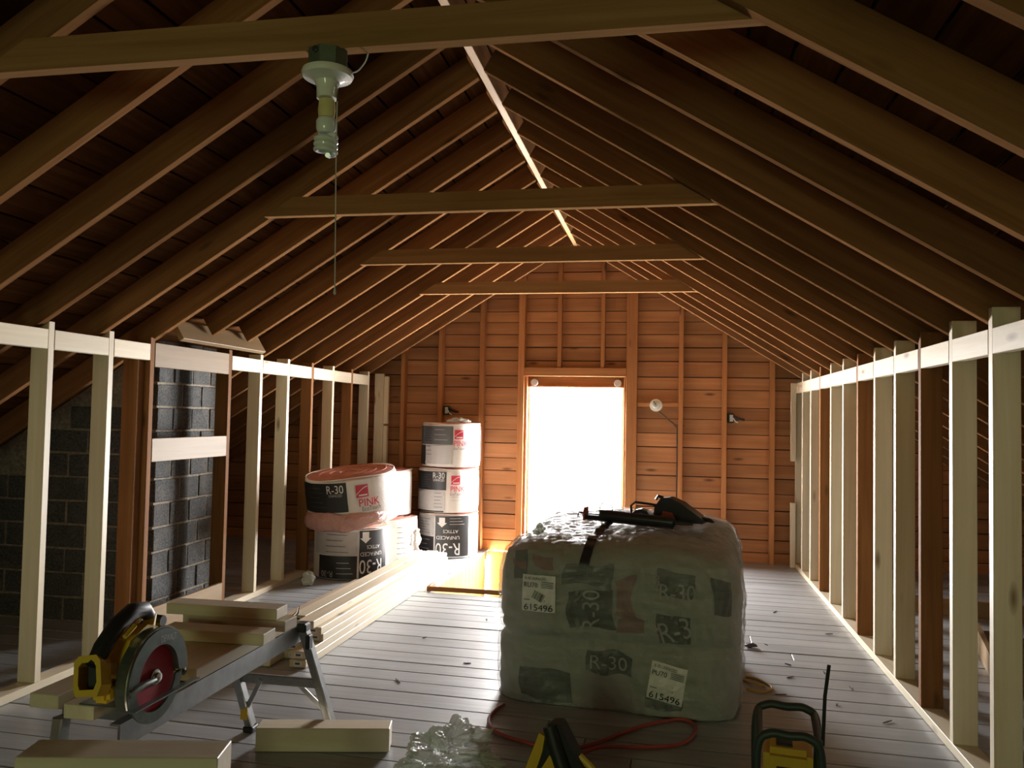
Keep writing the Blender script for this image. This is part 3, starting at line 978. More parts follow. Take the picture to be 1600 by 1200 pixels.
for yt, tops in ((2.94, ((-1.70, -1.615, 3.03), (-1.362, -1.285, 3.065))), (1.99, ((-1.62, -1.625, 1.95), (-1.42, -1.40, 1.95)))):
    legs = []
    for n_, (xt, xf, yf) in enumerate(tops):
        a = Vector((xt - pcx, yt - pcy, PZ - 0.012 if yt > 2.5 else PZ - 0.03))
        b = Vector((xf - pcx, yf - pcy, 0.022))
        dirv = (b - a).normalized()
        yv = Vector((0, 1, 0))
        xv = yv.cross(-dirv).normalized()
        L = MB().bbox((a + b) / 2, (0.032, 0.040, (b - a).length), 0.004, Matrix((xv, (-dirv).cross(xv), -dirv)).transposed()).build('leg', M['alu'], plat)
        MB().bbox((b.x, b.y, 0.012), (0.044, 0.050, 0.024), 0.004).build('rubber_foot', M['rubber'], L)
        if yt > 2.5:
            MB().bbox(a + Vector((0.024 if n_ else -0.024, 0.0, -0.05)), (0.018, 0.034, 0.055), 0.004).build('latch', M['rubber'], L)
            MB().bbox(a + Vector((0, 0.0, 0.004)), (0.040, 0.048, 0.034), 0.006).build('leg_cap', M['rubber'], L)
            if n_ == 0:
                MB().bbox(b + (a - b) * 0.14 + Vector((0.0, -0.023, 0)), (0.030, 0.002, 0.05), 0.0005).build('yellow_sticker', M['yellow'], L)
        legs.append((a, b))
    (a0, b0), (a1, b1) = legs
    f = 0.53
    c0, c1 = a0 + (b0 - a0) * f, a1 + (b1 - a1) * f
    MB().bbox((c0 + c1) / 2, ((c1 - c0).length, 0.018, 0.036), 0.003).build('cross_bar', M['alu'], plat)
    for (aa, bb), s_ in (((a0, b0), 1), ((a1, b1), -1)):
        p = aa + (bb - aa) * f + Vector((s_ * 0.10, 0, 0))
        q = aa + (bb - aa) * 0.84
        d = (q - p).normalized()
        yv = Vector((0, 1, 0))
        xv = yv.cross(d).normalized()
        MB().bbox((p + q) / 2, (0.018, 0.006, (q - p).length), 0.001, Matrix((xv, d.cross(xv), d)).transposed()).build('brace', M['alu'], plat)

# offcuts lying on the platform
def cut(name, label, mat, x0, x1, y0, y1, z0, z1, ax='x', rz=0.0, group='offcuts on the work platform'):
    if ax == 'x':
        m = lumber_mesh(x1 - x0, y1 - y0, z1 - z0, mat, 0.002)
        r0 = 0
    else:
        m = lumber_mesh(y1 - y0, x1 - x0, z1 - z0, mat, 0.002)
        r0 = R(90)
    o = bpy.data.objects.new(name, m)
    COL.objects.link(o)
    o.matrix_basis = T((x0 + x1) / 2, (y0 + y1) / 2, (z0 + z1) / 2, r0 + rz)
    tag(o, label, 'lumber', group)
    return o
Z1 = PZ + 0.0015
cut('lumber_offcut', 'wide pale offcut lying lengthwise on the work platform under the crossed pieces', M['pine'], -1.640, -1.375, 2.241, 2.821, Z1, Z1 + t4, 'y')
cut('lumber_offcut', 'short pale offcut crossing the platform nearest the saw blade', M['pine'], -1.672, -1.302, 2.500, 2.590, Z1 + 0.039, Z1 + 0.039 + t4, 'x', R(2))
cut('lumber_offcut', 'lower of the two stacked offcuts at the far end of the platform', M['pine'], -1.710, -1.310, 2.684, 2.774, Z1 + 0.039, Z1 + 0.039 + t4, 'x', R(-1))
cut('lumber_offcut', 'upper of the two stacked offcuts at the far end of the platform', M['pine'], -1.766, -1.346, 2.675, 2.765, Z1 + 0.078, Z1 + 0.078 + t4, 'x', R(2))
cut('lumber_offcut', 'short board end left of the saw on the near platform corner', M['pine'], -1.688, -1.600, 1.948, 2.258, Z1, Z1 + t4, 'y')
cut('lumber_offcut', 'short board end directly beneath the circular saw base', M['pine'], -1.543, -1.455, 1.900, 2.270, Z1, Z1 + t4, 'y')
# blocks in the foreground
cut('lumber_block', 'stout pale lumber block on the floor in front of the platform leg', M['pine'], -1.515, -1.02, 2.905, 2.995, 0.001, 0.088, 'x', R(13), None)
bk = thing('foot_stool', 'low wooden stool under the nearest lumber block at the bottom edge', 'stool', T(-1.25, 1.74, 0, R(13)))
MB().bbox((0, 0, 0.36), (0.56, 0.17, 0.03), 0.004).build('stool_top', M['old'], bk)
for x in (-0.22, 0.22):
    for y in (-0.06, 0.06):
        MB().bbox((x, y, 0.1725), (0.035, 0.035, 0.345), 0.003).build('leg', M['old'], bk)
cut('lumber_block', 'longest lumber block in the nearest foreground with a slanted cut end', M['pine'], -1.48, -1.02, 1.70, 1.805, 0.3765, 0.4645, 'x', R(13), None)

# claw hammer at the far end of the platform
ham = thing('claw_hammer', 'dark claw hammer lying on the far end of the platform', 'hammer', T(-1.415, 2.905, PZ + 0.001))
MB().tube([(-0.27, 0, 0.02), (-0.2, 0, 0.018), (-0.05, 0, 0.018), (0.0, 0, 0.018)], [0.014, 0.016, 0.012, 0.010], 10).build('handle', M['rubber'], ham, True)
MB().tube([(0.0, -0.042, 0.018), (0.0, -0.022, 0.018), (0.0, -0.018, 0.018), (0.0, 0.008, 0.02), (0.012, 0.022, 0.026), (0.03, 0.028, 0.045), (0.036, 0.028, 0.07)], [0.016, 0.016, 0.011, 0.012, 0.010, 0.007, 0.003], 10).build('head', M['steel'], ham, True)

# ------------------------------------------------------------------ circular saw
saw = thing('circular_saw', 'yellow and black cordless circular saw with red blade on the platform', 'circular saw', T(-1.353, 2.00, Z1 + t4 + 0.001))
# local: blade in the plane x=0, saw points to +y, z=0 is the underside of the base
BC = (0.0, 0.0, 0.052)
def arc(r, a0, a1, n):
    return [(r * math.cos(R(a0 + (a1 - a0) * i / n)), BC[2] + r * math.sin(R(a0 + (a1 - a0) * i / n))) for i in range(n + 1)]
MB().bbox((-0.085, 0.03, 0.002), (0.12, 0.26, 0.004), 0.001).build('base_plate', M['guard'], saw)
MB().bbox((0.027, 0.02, 0.002), (0.022, 0.29, 0.004), 0.001).build('base_edge', M['guard'], saw)
teeth = []
for i in range(72):
    r_ = 0.092 if i % 3 else 0.0965
    a = 2 * math.pi * i / 72
    teeth.append((r_ * math.cos(a), BC[2] + r_ * math.sin(a)))
MB().prism(teeth, -0.001, 0.001, 'x').build('blade', M['blade'], saw)
ring = arc(0.128, -4, 205, 30) + arc(0.086, 178, 8, 24) + [(0.09, BC[2] - 0.004)]
MB().prism(ring, -0.022, 0.018, 'x').build('upper_guard', M['guard'], saw)
web = arc(0.122, 0, 180, 24) + [(-0.122, BC[2] - 0.02), (0.122, BC[2] - 0.02)]
MB().prism(web, -0.026, -0.0225, 'x').build('guard_web', M['guard'], saw)
rl = arc(0.131, -8, 200, 34)
MB().tube([(0.012, a, b) for a, b in rl], 0.0035, 6).build('guard_rim', M['steel'], saw, True)
low = arc(0.117, 185, 356, 26) + arc(0.088, 350, 195, 20)
MB().prism(low, 0.004, 0.010, 'x').build('lower_guard', M['guard'], saw)
MB().tube([(0.016, -0.125, 0.045), (0.02, -0.07, 0.055), (0.018, -0.02, 0.052)], [0.010, 0.009, 0.007], 8).build('guard_lever', M['guard'], saw, True)
MB().lathe([(0.021, 0.0), (0.021, 0.006), (0.013, 0.008), (0.013, 0.016), (0.004, 0.018)], 18, Matrix.Translation((0.001, 0, BC[2])) @ Matrix.Rotation(R(90), 4, 'Y')).build('arbor_bolt', M['steel'], saw, True)
vs, fs = text_mesh('DEWALT', 0.018, 0.075)
MB().add([(0.0195, v.x * 0.9 + 0.035, BC[2] + 0.098 + v.y - 0.25 * (v.x) ** 1 * 0.3) for v in vs], fs).build('guard_lettering', M['lgrey'], saw)
# motor and gear case
MB().lathe([(0.030, 0.0), (0.048, 0.006), (0.052, 0.03), (0.052, 0.10), (0.046, 0.115), (0.02, 0.12)], 24, Matrix.Translation((-0.03, 0.005, BC[2] + 0.035)) @ Matrix.Rotation(R(-90), 4, 'Y')).build('motor_housing', M['yellow'], saw, True)
MB().prism([(-0.07, BC[2] + 0.02), (-0.09, BC[2] + 0.06), (-0.06, BC[2] + 0.11), (0.01, BC[2] + 0.135), (0.055, BC[2] + 0.12), (0.06, BC[2] + 0.05), (0.02, BC[2] + 0.0)], -0.075, -0.030, 'x').build('body_housing', M['yellow'], saw)
# handle: dark curved grip from the battery frame over the top
grip = [(-0.055, -0.165, 0.125), (-0.055, -0.135, 0.165), (-0.055, -0.085, 0.205), (-0.055, -0.025, 0.228), (-0.055, 0.03, 0.222), (-0.055, 0.055, 0.195)]
MB().tube(grip, [0.021, 0.023, 0.023, 0.023, 0.021, 0.017], 12).build('rear_handle', M['rubber'], saw, True)
MB().tube([(-0.03, -0.085, 0.178), (-0.03, -0.045, 0.198)], 0.0065, 8).build('trigger', M['yellow'], saw, True)
MB().tube([(-0.052, 0.058, 0.205), (-0.052, 0.045, 0.175), (-0.052, 0.02, 0.15), (-0.052, -0.03, 0.148)], [0.014, 0.018, 0.022, 0.02], 10).build('handle_bridge', M['yellow'], saw, True)
MB().tube([(-0.10, 0.09, 0.155), (-0.075, 0.095, 0.175), (-0.04, 0.095, 0.175)], [0.016, 0.02, 0.016], 12).build('front_knob', M['rubber'], saw, True)
# battery frame: open yellow ring facing back
fr_o = [(-0.035, -0.058), (0.035, -0.062), (0.048, -0.03), (0.040, 0.045), (0.026, 0.062), (-0.030, 0.062), (-0.046, 0.045), (-0.044, -0.035)]
def ringprism(outer, k, y0, y1):
    n = len(outer)
    vs = []
    for y_ in (y0, y1):
        vs += [(a, y_, b) for a, b in outer] + [(a * k, y_, b * k) for a, b in outer]
    fs = []
    for i in range(n):
        j = (i + 1) % n
        fs += [(i, j, n + j, n + i), (2 * n + i, 3 * n + i, 3 * n + j, 2 * n + j), (i, 2 * n + i, 2 * n + j, j), (n + i, n + j, 3 * n + j, 3 * n + i)]
    return vs, fs
bf = Matrix.Translation((-0.058, -0.165, 0.100)) @ Matrix.Rotation(R(-16), 4, 'X') @ Matrix.Rotation(R(6), 4, 'Z') @ Matrix.Rotation(R(-10), 4, 'Y') @ Matrix.Diagonal((0.78, 0.8, 0.80, 1))
vs, fs = ringprism(fr_o, 0.66, -0.03, 0.03)
MB().add([bf @ Vector(v) for v in vs], fs).build('battery_frame', M['yellow'], saw)
MB().add([bf @ Vector((a * 0.68, 0.02, b * 0.68)) for a, b in fr_o] + [bf @ Vector((a * 0.66, 0.032, b * 0.66)) for a, b in fr_o],
         [tuple(range(8)), tuple(range(15, 7, -1))] + [(i, i + 8, (i + 1) % 8 + 8, (i + 1) % 8) for i in range(8)]).build('battery_socket', M['rubber'], saw)
MB().bbox((-0.05, -0.12, 0.05), (0.05, 0.06, 0.05), 0.01).build('housing_neck', M['yellow'], saw)
MB().tube([(0.0, 0.145, 0.02), (-0.03, 0.15, 0.03), (-0.06, 0.15, 0.024)], 0.008, 8).build('bevel_knob', M['guard'], saw, True)

# ------------------------------------------------------------------ wrapped bale
BX0, BX1, BY0, BY1, BZ = -0.725, 0.320, 3.60, 4.64, 0.735
bale = thing('wrapped_bale', 'large two-tier bale of insulation bags shrouded in stretch wrap', 'wrapped bale', T((BX0 + BX1) / 2, (BY0 + BY1) / 2, 0, R(-3)))
def shell(n, grow, seed, amp):
    hx_, hy_, hz_ = (BX1 - BX0) / 2, (BY1 - BY0) / 2, BZ / 2
    bm = bmesh.new()
    bmesh.ops.create_cube(bm, size=2)
    bmesh.ops.subdivide_edges(bm, edges=bm.edges[:], cuts=n, use_grid_fill=True)
    for v in bm.verts:
        p = v.co.copy()
        e = 8.0
        zz_ = max(0.0, p.z) ** 1.0
        l = (abs(p.x) ** e + abs(p.y) ** e + zz_ ** e) ** (1 / e)
        p = Vector((p.x / l, p.y / l, p.z / l if p.z > 0 else p.z))
        z01 = (p.z + 1) / 2
        seam = math.exp(-((z01 - 0.40) / 0.035) ** 2)
        tier = 1.0 + 0.012 * math.sin(min(1, z01 / 0.40) * math.pi) if z01 < 0.40 else 1.0 + 0.03 * math.sin((z01 - 0.40) / 0.6 * math.pi) ** 0.7
        k = tier - 0.018 * seam
        top = (1 - 0.10 * max(0, p.z) ** 3 * max(abs(p.x), 0.0) ** 2)
        q = Vector((p.x * hx_ * k, p.y * hy_ * k, hz_ + p.z * hz_ * (1 + 0.09 * p.y * max(0, p.z)) * top))
        w = Vector((p.x * hx_, p.y * hy_, p.z * hz_))
        d = noise.noise(w * 3.0 + Vector((seed, 0, 0))) * amp + abs(noise.noise(Vector((w.x * 4, w.y * 4, w.z * 15)) + Vector((0, seed, 3)))) * amp * 0.6
        d += abs(noise.noise(Vector((w.x * 22 + w.z * 9, w.y * 22, w.z * 6 - w.x * 6)) + Vector((seed, 2, 1)))) * amp * 0.75
        d -= abs(noise.noise(w * 6.5 + Vector((seed, 5, 1)))) * amp * 0.8
        nn = Vector((p.x ** 5, p.y ** 5, p.z ** 5)).normalized()
        q += nn * (d + grow)
        if q.z < 0.002:
            q.z = 0.002
        v.co = q
    return bm
bmb = shell(88, 0.0, 2.0, 0.022)
me = bpy.data.meshes.new('bag_tiers')
bmb.to_mesh(me)
bvh = BVHTree.FromBMesh(bmb)
bmb.free()
me.materials.append(M['balebag'])
for p in me.polygons:
    p.use_smooth = True
body = bpy.data.objects.new('bag_tiers', me)
COL.objects.link(body)
body.parent = bale
bms = shell(88, 0.015, 2.0, 0.022)
me = bpy.data.meshes.new('stretch_wrap')
bms.to_mesh(me)
bvs = BVHTree.FromBMesh(bms)
bms.free()
me.materials.append(M['stretch'])
for p in me.polygons:
    p.use_smooth = True
wr = bpy.data.objects.new('stretch_wrap', me)
COL.objects.link(wr)
wr.parent = bale
bcx, bcy = (BX0 + BX1) / 2, (BY0 + BY1) / 2
def hit(tree, x, z, off):
    h = tree.ray_cast(Vector((x - bcx, -3, z)), Vector((0, 1, 0)))
    return (h[0].y if h[0] else -(BY1 - BY0) / 2) - off
def front(vs, fs, name, mat, tree, cx, cz, off, rot=0.0, parent=None):
    out = []
    c, s = math.cos(rot), math.sin(rot)
    for v in vs:
        x, z_ = cx + v[0] * c - v[1] * s, cz + v[0] * s + v[1] * c
        out.append((x - bcx, hit(tree, x, z_, off), z_))
    return MB().add(out, fs).build(name, mat, parent or bale)
def grid(w, h, n=10, m=8, wob=0.0, seed=0):
    vs = []
    for i in range(n + 1):
        for j in range(m + 1):
            x, y_ = w * (i / n - 0.5), h * (j / m - 0.5)
            if wob:
                x += wob * noise.noise(Vector((x * 9, y_ * 9, seed)))
                y_ += wob * noise.noise(Vector((x * 9, y_ * 9, seed + 5)))
            vs.append((x, y_))
    return vs, [(i * (m + 1) + j, (i + 1) * (m + 1) + j, (i + 1) * (m + 1) + j + 1, i * (m + 1) + j + 1) for i in range(n) for j in range(m)]
# prints seen through the wrap
for cx, cz, w, h, rt2, mt in ((-0.31, 0.575, 0.22, 0.10, 0, 'dgrey'), (-0.30, 0.43, 0.20, 0.17, 0.1, 'black'), (0.07, 0.56, 0.17, 0.12, 0, 'dgrey'), (0.06, 0.37, 0.15, 0.13, 0.1, 'black'),
                              (0.25, 0.52, 0.09, 0.14, 0, 'black'), (-0.22, 0.205, 0.20, 0.09, -0.1, 'black'), (-0.50, 0.09, 0.22, 0.13, 0.05, 'black'), (-0.62, 0.60, 0.06, 0.12, 0, 'dgrey'), (0.02, 0.07, 0.14, 0.08, 0, 'dgrey')):
    vs, fs = grid(w, h, 10, 8, 0.03, cx * 9)
    front(vs, fs, 'printed_panel', M[mt], bvh, cx, cz, 0.004, rt2)
for cx, cz, w, h in ((-0.16, 0.49, 0.07, 0.16), (-0.13, 0.37, 0.10, 0.05), (-0.50, 0.61, 0.08, 0.05), (-0.64, 0.61, 0.05, 0.04)):
    vs, fs = grid(w, h, 8, 8, 0.05, cx * 5)
    front(vs, fs, 'pink_print', M['redfade'], bvh, cx, cz, 0.0055)
for cx, cz, h, wd_, s_, rt2 in ((-0.30, 0.43, 0.075, 0.17, 'R-30', 1.57), (0.07, 0.53, 0.07, 0.15, 'R-30', 0.0), (0.06, 0.37, 0.09, 0.13, 'R-3', 0.3), (-0.22, 0.205, 0.06, 0.16, 'R-30', 0), (-0.03, 0.52, 0.05, 0.16, 'ATTICS', 1.57)):
    vs, fs = text_mesh(s_, h, wd_)
    front([(v.x, v.y) for v in vs], fs, 'lettering', M['lgrey'], bvh, cx, cz, 0.010, rt2)
# stickers on the wrap
def sticker(cx, cz, rot, l2):
    vs, fs = grid(0.150, 0.158, 8, 8)
    st = front(vs, fs, 'paper_sticker', M['white'], bvs, cx, cz, 0.003, rot)
    def sub(dx, dz):
        return cx + dx * math.cos(rot) - dz * math.sin(rot), cz + dx * math.sin(rot) + dz * math.cos(rot)
    for body_t, dx, dz, h, w in (('R-30 UNFACED', -0.015, 0.064, 0.012, 0.095), (l2, -0.036, 0.036, 0.021, 0.062), ('615496', 0.0, -0.060, 0.028, 0.130)):
        vs, fs = text_mesh(body_t, h, w)
        a, b = sub(dx, dz)
        front([(v.x, v.y) for v in vs], fs, 'sticker_lettering', M['black'], bvs, a, b, 0.009, rot, st)
    for q in range(4):
        vs, fs = grid(0.055, 0.003, 4, 1)
        a, b = sub(0.038, 0.050 - q * 0.008)
        front(vs, fs, 'small_print', M['dgrey'], bvs, a, b, 0.006, rot, st)
    vs, fs = grid(0.03, 0.003, 4, 1)
    a, b = sub(-0.052, -0.028)
    front(vs, fs, 'small_print', M['dgrey'], bvs, a, b, 0.006, rot, st)
    return st
s1 = sticker(-0.527, 0.490, 0.0, 'RU70')
for q, wq in enumerate((3, 2, 4, 2, 3, 2, 4, 3, 2)):
    vs, fs = grid(0.0011 * wq, 0.034, 1, 4)
    u_ = -0.024 + q * 0.006
    front(vs, fs, 'barcode_bar', M['black'], bvs, -0.527 + u_ * 0.9, 0.490 - 0.012 - u_ * 0.4, 0.006, -0.42, s1)
sticker(0.030, 0.150, -0.16, 'PU70')
# knot of plastic and dark strap on top
def top_hit(x, y_):
    q = Matrix.Rotation(R(3), 3, 'Z') @ Vector((x - bcx, y_ - bcy, 3))
    h = bvs.ray_cast(q, Vector((0, 0, -1)))
    return h[0].z if h[0] else BZ
crumple('plastic_knot', M['clear'], bale, (-0.60 - bcx, 3.85 - bcy, top_hit(-0.60, 3.85) + 0.02), (0.035, 0.03, 0.028), 7.7, 12, 0.5)

# ---- dark tools lying on the bale
zt = top_hit(-0.15, 3.95)
gun = thing('caulking_gun', 'long dark caulking gun lying across the top of the wrapped bale', 'caulking gun', T(-0.165, 3.99, zt + 0.012, R(-14), 0, R(2)))
half = []
for i in range(13):
    t = R(180 + 180 * i / 12)
    half.append((0.030 * math.cos(t), 0.030 + 0.030 * math.sin(t)))
inner = [(a * 0.9, 0.030 + (b - 0.030) * 0.9) for a, b in reversed(half)]
MB().prism(half + inner, -0.24, 0.19, 'x').build('barrel', M['tool'], gun)
MB().lathe([(0.012, 0.0), (0.026, 0.004), (0.026, 0.36), (0.024, 0.366), (0.010, 0.370), (0.008, 0.43), (0.004, 0.455)], 18, Matrix.Translation((-0.17, 0, 0.032)) @ Matrix.Rotation(R(90), 4, 'Y')).build('sealant_tube', M['tool'], gun, True)
MB().bbox((-0.244, 0, 0.032), (0.008, 0.064, 0.064), 0.002).build('end_plate', M['toolred'], gun)
MB().tube([(-0.24, 0, 0.032), (-0.28, 0, 0.032), (-0.285, 0, 0.012)], 0.004, 8).build('push_rod', M['tool'], gun, True)
MB().tube([(-0.02, 0.03, 0.04), (-0.03, 0.045, 0.085), (-0.01, 0.05, 0.105), (0.06, 0.05, 0.102), (0.10, 0.045, 0.100)], 0.006, 8).build('wire_handle', M['tool'], gun, True)
loop = [(-0.17 + 0.034 * math.cos(t * 0.4), 0.09, 0.045 + 0.040 * math.sin(t * 0.4)) for t in range(16)]
MB().tube(loop, 0.004, 6, closed=True).build('wire_loop', M['steel'], gun, True)
tm = thing('tape_measure', 'boxy dark tape measure beside the caulking gun on the bale', 'tape measure', T(-0.13, 4.11, max(top_hit(-0.17, 4.1), top_hit(-0.09, 4.1), top_hit(-0.13, 4.13)) + 0.004, R(-10)))
MB().prism([(-0.045, 0.0), (0.045, 0.0), (0.045, 0.035), (0.03, 0.058), (0.0, 0.066), (-0.025, 0.060), (-0.045, 0.04)], -0.025, 0.025, 'y').build('case', M['tool'], tm)
MB().prism([(-0.030, 0.012), (0.020, 0.010), (0.025, 0.035), (0.0, 0.05), (-0.025, 0.04)], -0.028, -0.0255, 'y').build('side_badge', M['dgrey'], tm)
MB().bbox((-0.06, 0, 0.008), (0.03, 0.022, 0.004), 0.001).build('tape_tongue', M['yellow'], tm)
pt = thing('tool_pouch', 'rounded dark wedge-shaped tool pouch at the right of the bale tools', 'tool pouch', T(0.03, 4.16, max(top_hit(-0.06, 4.16), top_hit(0.03, 4.16), top_hit(0.15, 4.13), top_hit(0.17, 4.08), top_hit(0.0, 4.2), top_hit(-0.05, 4.12)) + 0.006, R(-16)))
prof = [(-0.10, 0.0), (0.15, 0.0), (0.155, 0.018), (0.10, 0.055), (0.04, 0.095), (-0.02, 0.118), (-0.06, 0.112), (-0.09, 0.07)]
MB().prism(prof, -0.045, 0.045, 'y').build('pouch_body', M['tool'], pt)
MB().prism([(-0.06, 0.012), (0.02, 0.012), (0.0, 0.045), (-0.045, 0.05)], -0.049, -0.0455, 'y').build('orange_patch', M['toolred'], pt)
MB().tube([(-0.06, 0, 0.112), (-0.085, 0, 0.118), (-0.095, 0, 0.10)], 0.008, 8).build('strap_end', M['tool'], pt, True)
MB().tube([(0.14, -0.01, 0.02), (0.18, -0.02, 0.018), (0.20, -0.03, 0.012)], [0.012, 0.010, 0.006], 8).build('pouch_tip', M['tool'], pt, True)
# strap hanging over the front top edge
vs, fs = [], []
N_ = 30
bm_ = bale.matrix_basis
for i in range(N_ + 1):
    t = i / N_
    x = -0.285 - 0.075 * t
    if t < 0.72:
        y_ = 4.02 - 0.34 * t / 0.72
        c = Vector((x, y_, max(top_hit(x - 0.02, y_), top_hit(x, y_), top_hit(x + 0.02, y_)) + 0.006))
        n_ = Vector((0, 0, 1))
    else:
        z_ = c0_.z - 0.10 * (t - 0.72) / 0.28
        ql = bm_.inverted() @ Vector((x, 3.6, z_))
        yl = min(hit(bvs, ql.x + bcx + d_, z_, 0.008) for d_ in (-0.02, 0, 0.02))
        c = bm_ @ Vector((ql.x, yl, z_))
        c.y = min(c.y, c0_.y)
        n_ = Vector((0, -1, 0))
    if t < 0.72:
        c0_ = c.copy()
    p = c - Vector((-0.165, 3.99, zt))
    for s_ in (-1, 1):
        vs.append(p + Vector((s_ * 0.021, 0, 0)))
        vs.append(p + Vector((s_ * 0.021, 0, 0)) + n_ * 0.003)
for i in range(N_):
    o = i * 4
    fs += [(o, o + 4, o + 6, o + 2), (o + 1, o + 3, o + 7, o + 5), (o, o + 1, o + 5, o + 4), (o + 2, o + 6, o + 7, o + 3)]
fs += [(0, 2, 3, 1), (4 * N_, 4 * N_ + 1, 4 * N_ + 3, 4 * N_ + 2)]
so = MB().add(vs, fs).build('strap', M['tool'], None, True, T(-0.165, 3.99, zt))
tag(so, 'glossy black strap hanging from under the tools over the bale edge', 'strap')

# ------------------------------------------------------------------ foreground things on the floor
def smooth_path(pts, n=8, closed=False):
    P = [Vector(p) for p in pts]
    out = []
    k = len(P)
    rng = range(k if closed else k - 1)
    for i in rng:
        p0 = P[(i - 1) % k] if closed else P[max(i - 1, 0)]
        p1, p2 = P[i], P[(i + 1) % k]
        p3 = P[(i + 2) % k] if closed else P[min(i + 2, k - 1)]
        for j in range(n):
            t = j / n
            out.append(0.5 * ((2 * p1) + (p2 - p0) * t + (2 * p0 - 5 * p1 + 4 * p2 - p3) * t * t + (3 * p1 - p0 - 3 * p2 + p3) * t ** 3))
    if not closed:
        out.append(P[-1])
    return out
zc_ = 0.008
co = MB().tube(smooth_path([(-0.695, 3.545, zc_), (-0.718, 3.46, zc_), (-0.722, 3.36, zc_), (-0.68, 3.25, zc_), (-0.56, 3.17, zc_), (-0.40, 3.13, zc_), (-0.28, 3.20, zc_), (-0.11, 3.42, zc_), (0.04, 3.545, zc_),
                            (0.10, 3.53, zc_), (0.118, 3.44, zc_), (0.06, 3.29, zc_), (-0.10, 3.215, zc_), (-0.25, 3.14, 0.022), (-0.36, 3.02, zc_), (-0.5, 2.9, zc_)]), 0.0075, 8).build('extension_cord', M['darkred'], None, True)
tag(co, 'red extension cord looping over the floor in front of the bale', 'cord')
ro = MB().tube(smooth_path([(0.37, 4.03, 0.006), (0.44, 4.0, 0.006), (0.49, 4.08, 0.006), (0.44, 4.19, 0.006), (0.385, 4.22, 0.006), (0.37, 4.16, 0.006), (0.42, 4.08, 0.016), (0.46, 4.10, 0.006)]), 0.006, 7).build('rope', M['rope'], None, True)
tag(ro, 'yellow rope coiled on the floor beside the right corner of the bale', 'rope')

# jobsite radio with roll cage and aerial
rad = thing('jobsite_radio', 'yellow jobsite radio in a dark roll cage with an upright aerial', 'radio', T(0.385, 2.80, 0, R(-6)))
MB().bbox((0, 0, 0.135), (0.15, 0.17, 0.20), 0.02).build('radio_body', M['yellow'], rad)
MB().bbox((-0.01, -0.088, 0.15), (0.05, 0.006, 0.07), 0.002).build('display_panel', M['rubber'], rad)
MB().bbox((-0.01, -0.02, 0.238), (0.05, 0.06, 0.012), 0.004).build('top_dial', M['rubber'], rad)
MB().bbox((0, 0, 0.022), (0.18, 0.22, 0.03), 0.01).build('base_tray', M['cage'], rad)
for yy, xx, zz in ((-0.135, 0.093, 0.30), (0.135, 0.098, 0.30)):
    MB().tube(smooth_path([(-xx, yy, 0.02), (-xx, yy, zz - 0.05), (-xx + 0.035, yy, zz), (0, yy, zz), (xx - 0.035, yy, zz), (xx, yy, zz - 0.05), (xx, yy, 0.02)], 6), 0.0135, 10).build('cage_hoop', M['cage'], rad, True)
for xx in (-0.088, 0.088):
    MB().tube([(xx, -0.135, 0.285), (xx, 0.135, 0.285)], 0.012, 10).build('cage_bar', M['cage'], rad, True)
    MB().tube([(xx, -0.135, 0.03), (xx, 0.135, 0.03)], 0.012, 10).build('cage_bar', M['cage'], rad, True)
MB().tube([(0.10, -0.10, 0.27), (0.106, -0.095, 0.42), (0.118, -0.09, 0.515)], 0.0055, 8).build('aerial', M['rubber'], rad, True)

# black and yellow power tool lying in front of the bale
pt2 = thing('power_tool', 'black and yellow power tool standing on the floor before the bale', 'power tool', T(-0.33, 2.66, 0, R(-12)))
MB().prism([(-0.10, 0.0), (0.13, 0.0), (0.12, 0.10), (0.04, 0.22), (0.0, 0.285), (-0.035, 0.28), (-0.05, 0.20), (-0.10, 0.09)], -0.03, 0.03, 'y').build('tool_body', M['rubber'], pt2)
MB().prism([(-0.085, 0.09), (-0.05, 0.195), (-0.042, 0.245), (-0.062, 0.252), (-0.085, 0.19), (-0.12, 0.10)], -0.045, -0.0302, 'y').build('yellow_frame', M['yellow'], pt2)
MB().prism([(-0.035, 0.07), (-0.005, 0.155), (-0.028, 0.185), (-0.06, 0.13), (-0.055, 0.085)], -0.036, -0.0302, 'y').build('orange_panel', M['yellow'], pt2)
MB().tube(smooth_path([(-0.03, -0.032, 0.275), (0.0, -0.040, 0.20), (0.035, -0.046, 0.12), (0.07, -0.04, 0.03)], 6), [0.024] * 19, 10).build('grip', M['rubber'], pt2, True)
MB().tube(smooth_path([(0.06, 0, 0.185), (0.11, 0, 0.145), (0.14, 0, 0.09), (0.145, 0, 0.02)], 6), 0.012, 8).build('yellow_trim', M['yellow'], pt2, True)

# crumpled clear plastic
cp = crumple('plastic_sheet', M['clear'], None, (0, 0, 0), (0.17, 0.15, 0.085), 6.1, 52, 0.6, T(-0.74, 2.80, 0.080, 0.4), 0.3)
tag(cp, 'crumpled clear plastic sheet on the floor at the bottom edge', 'plastic sheet')

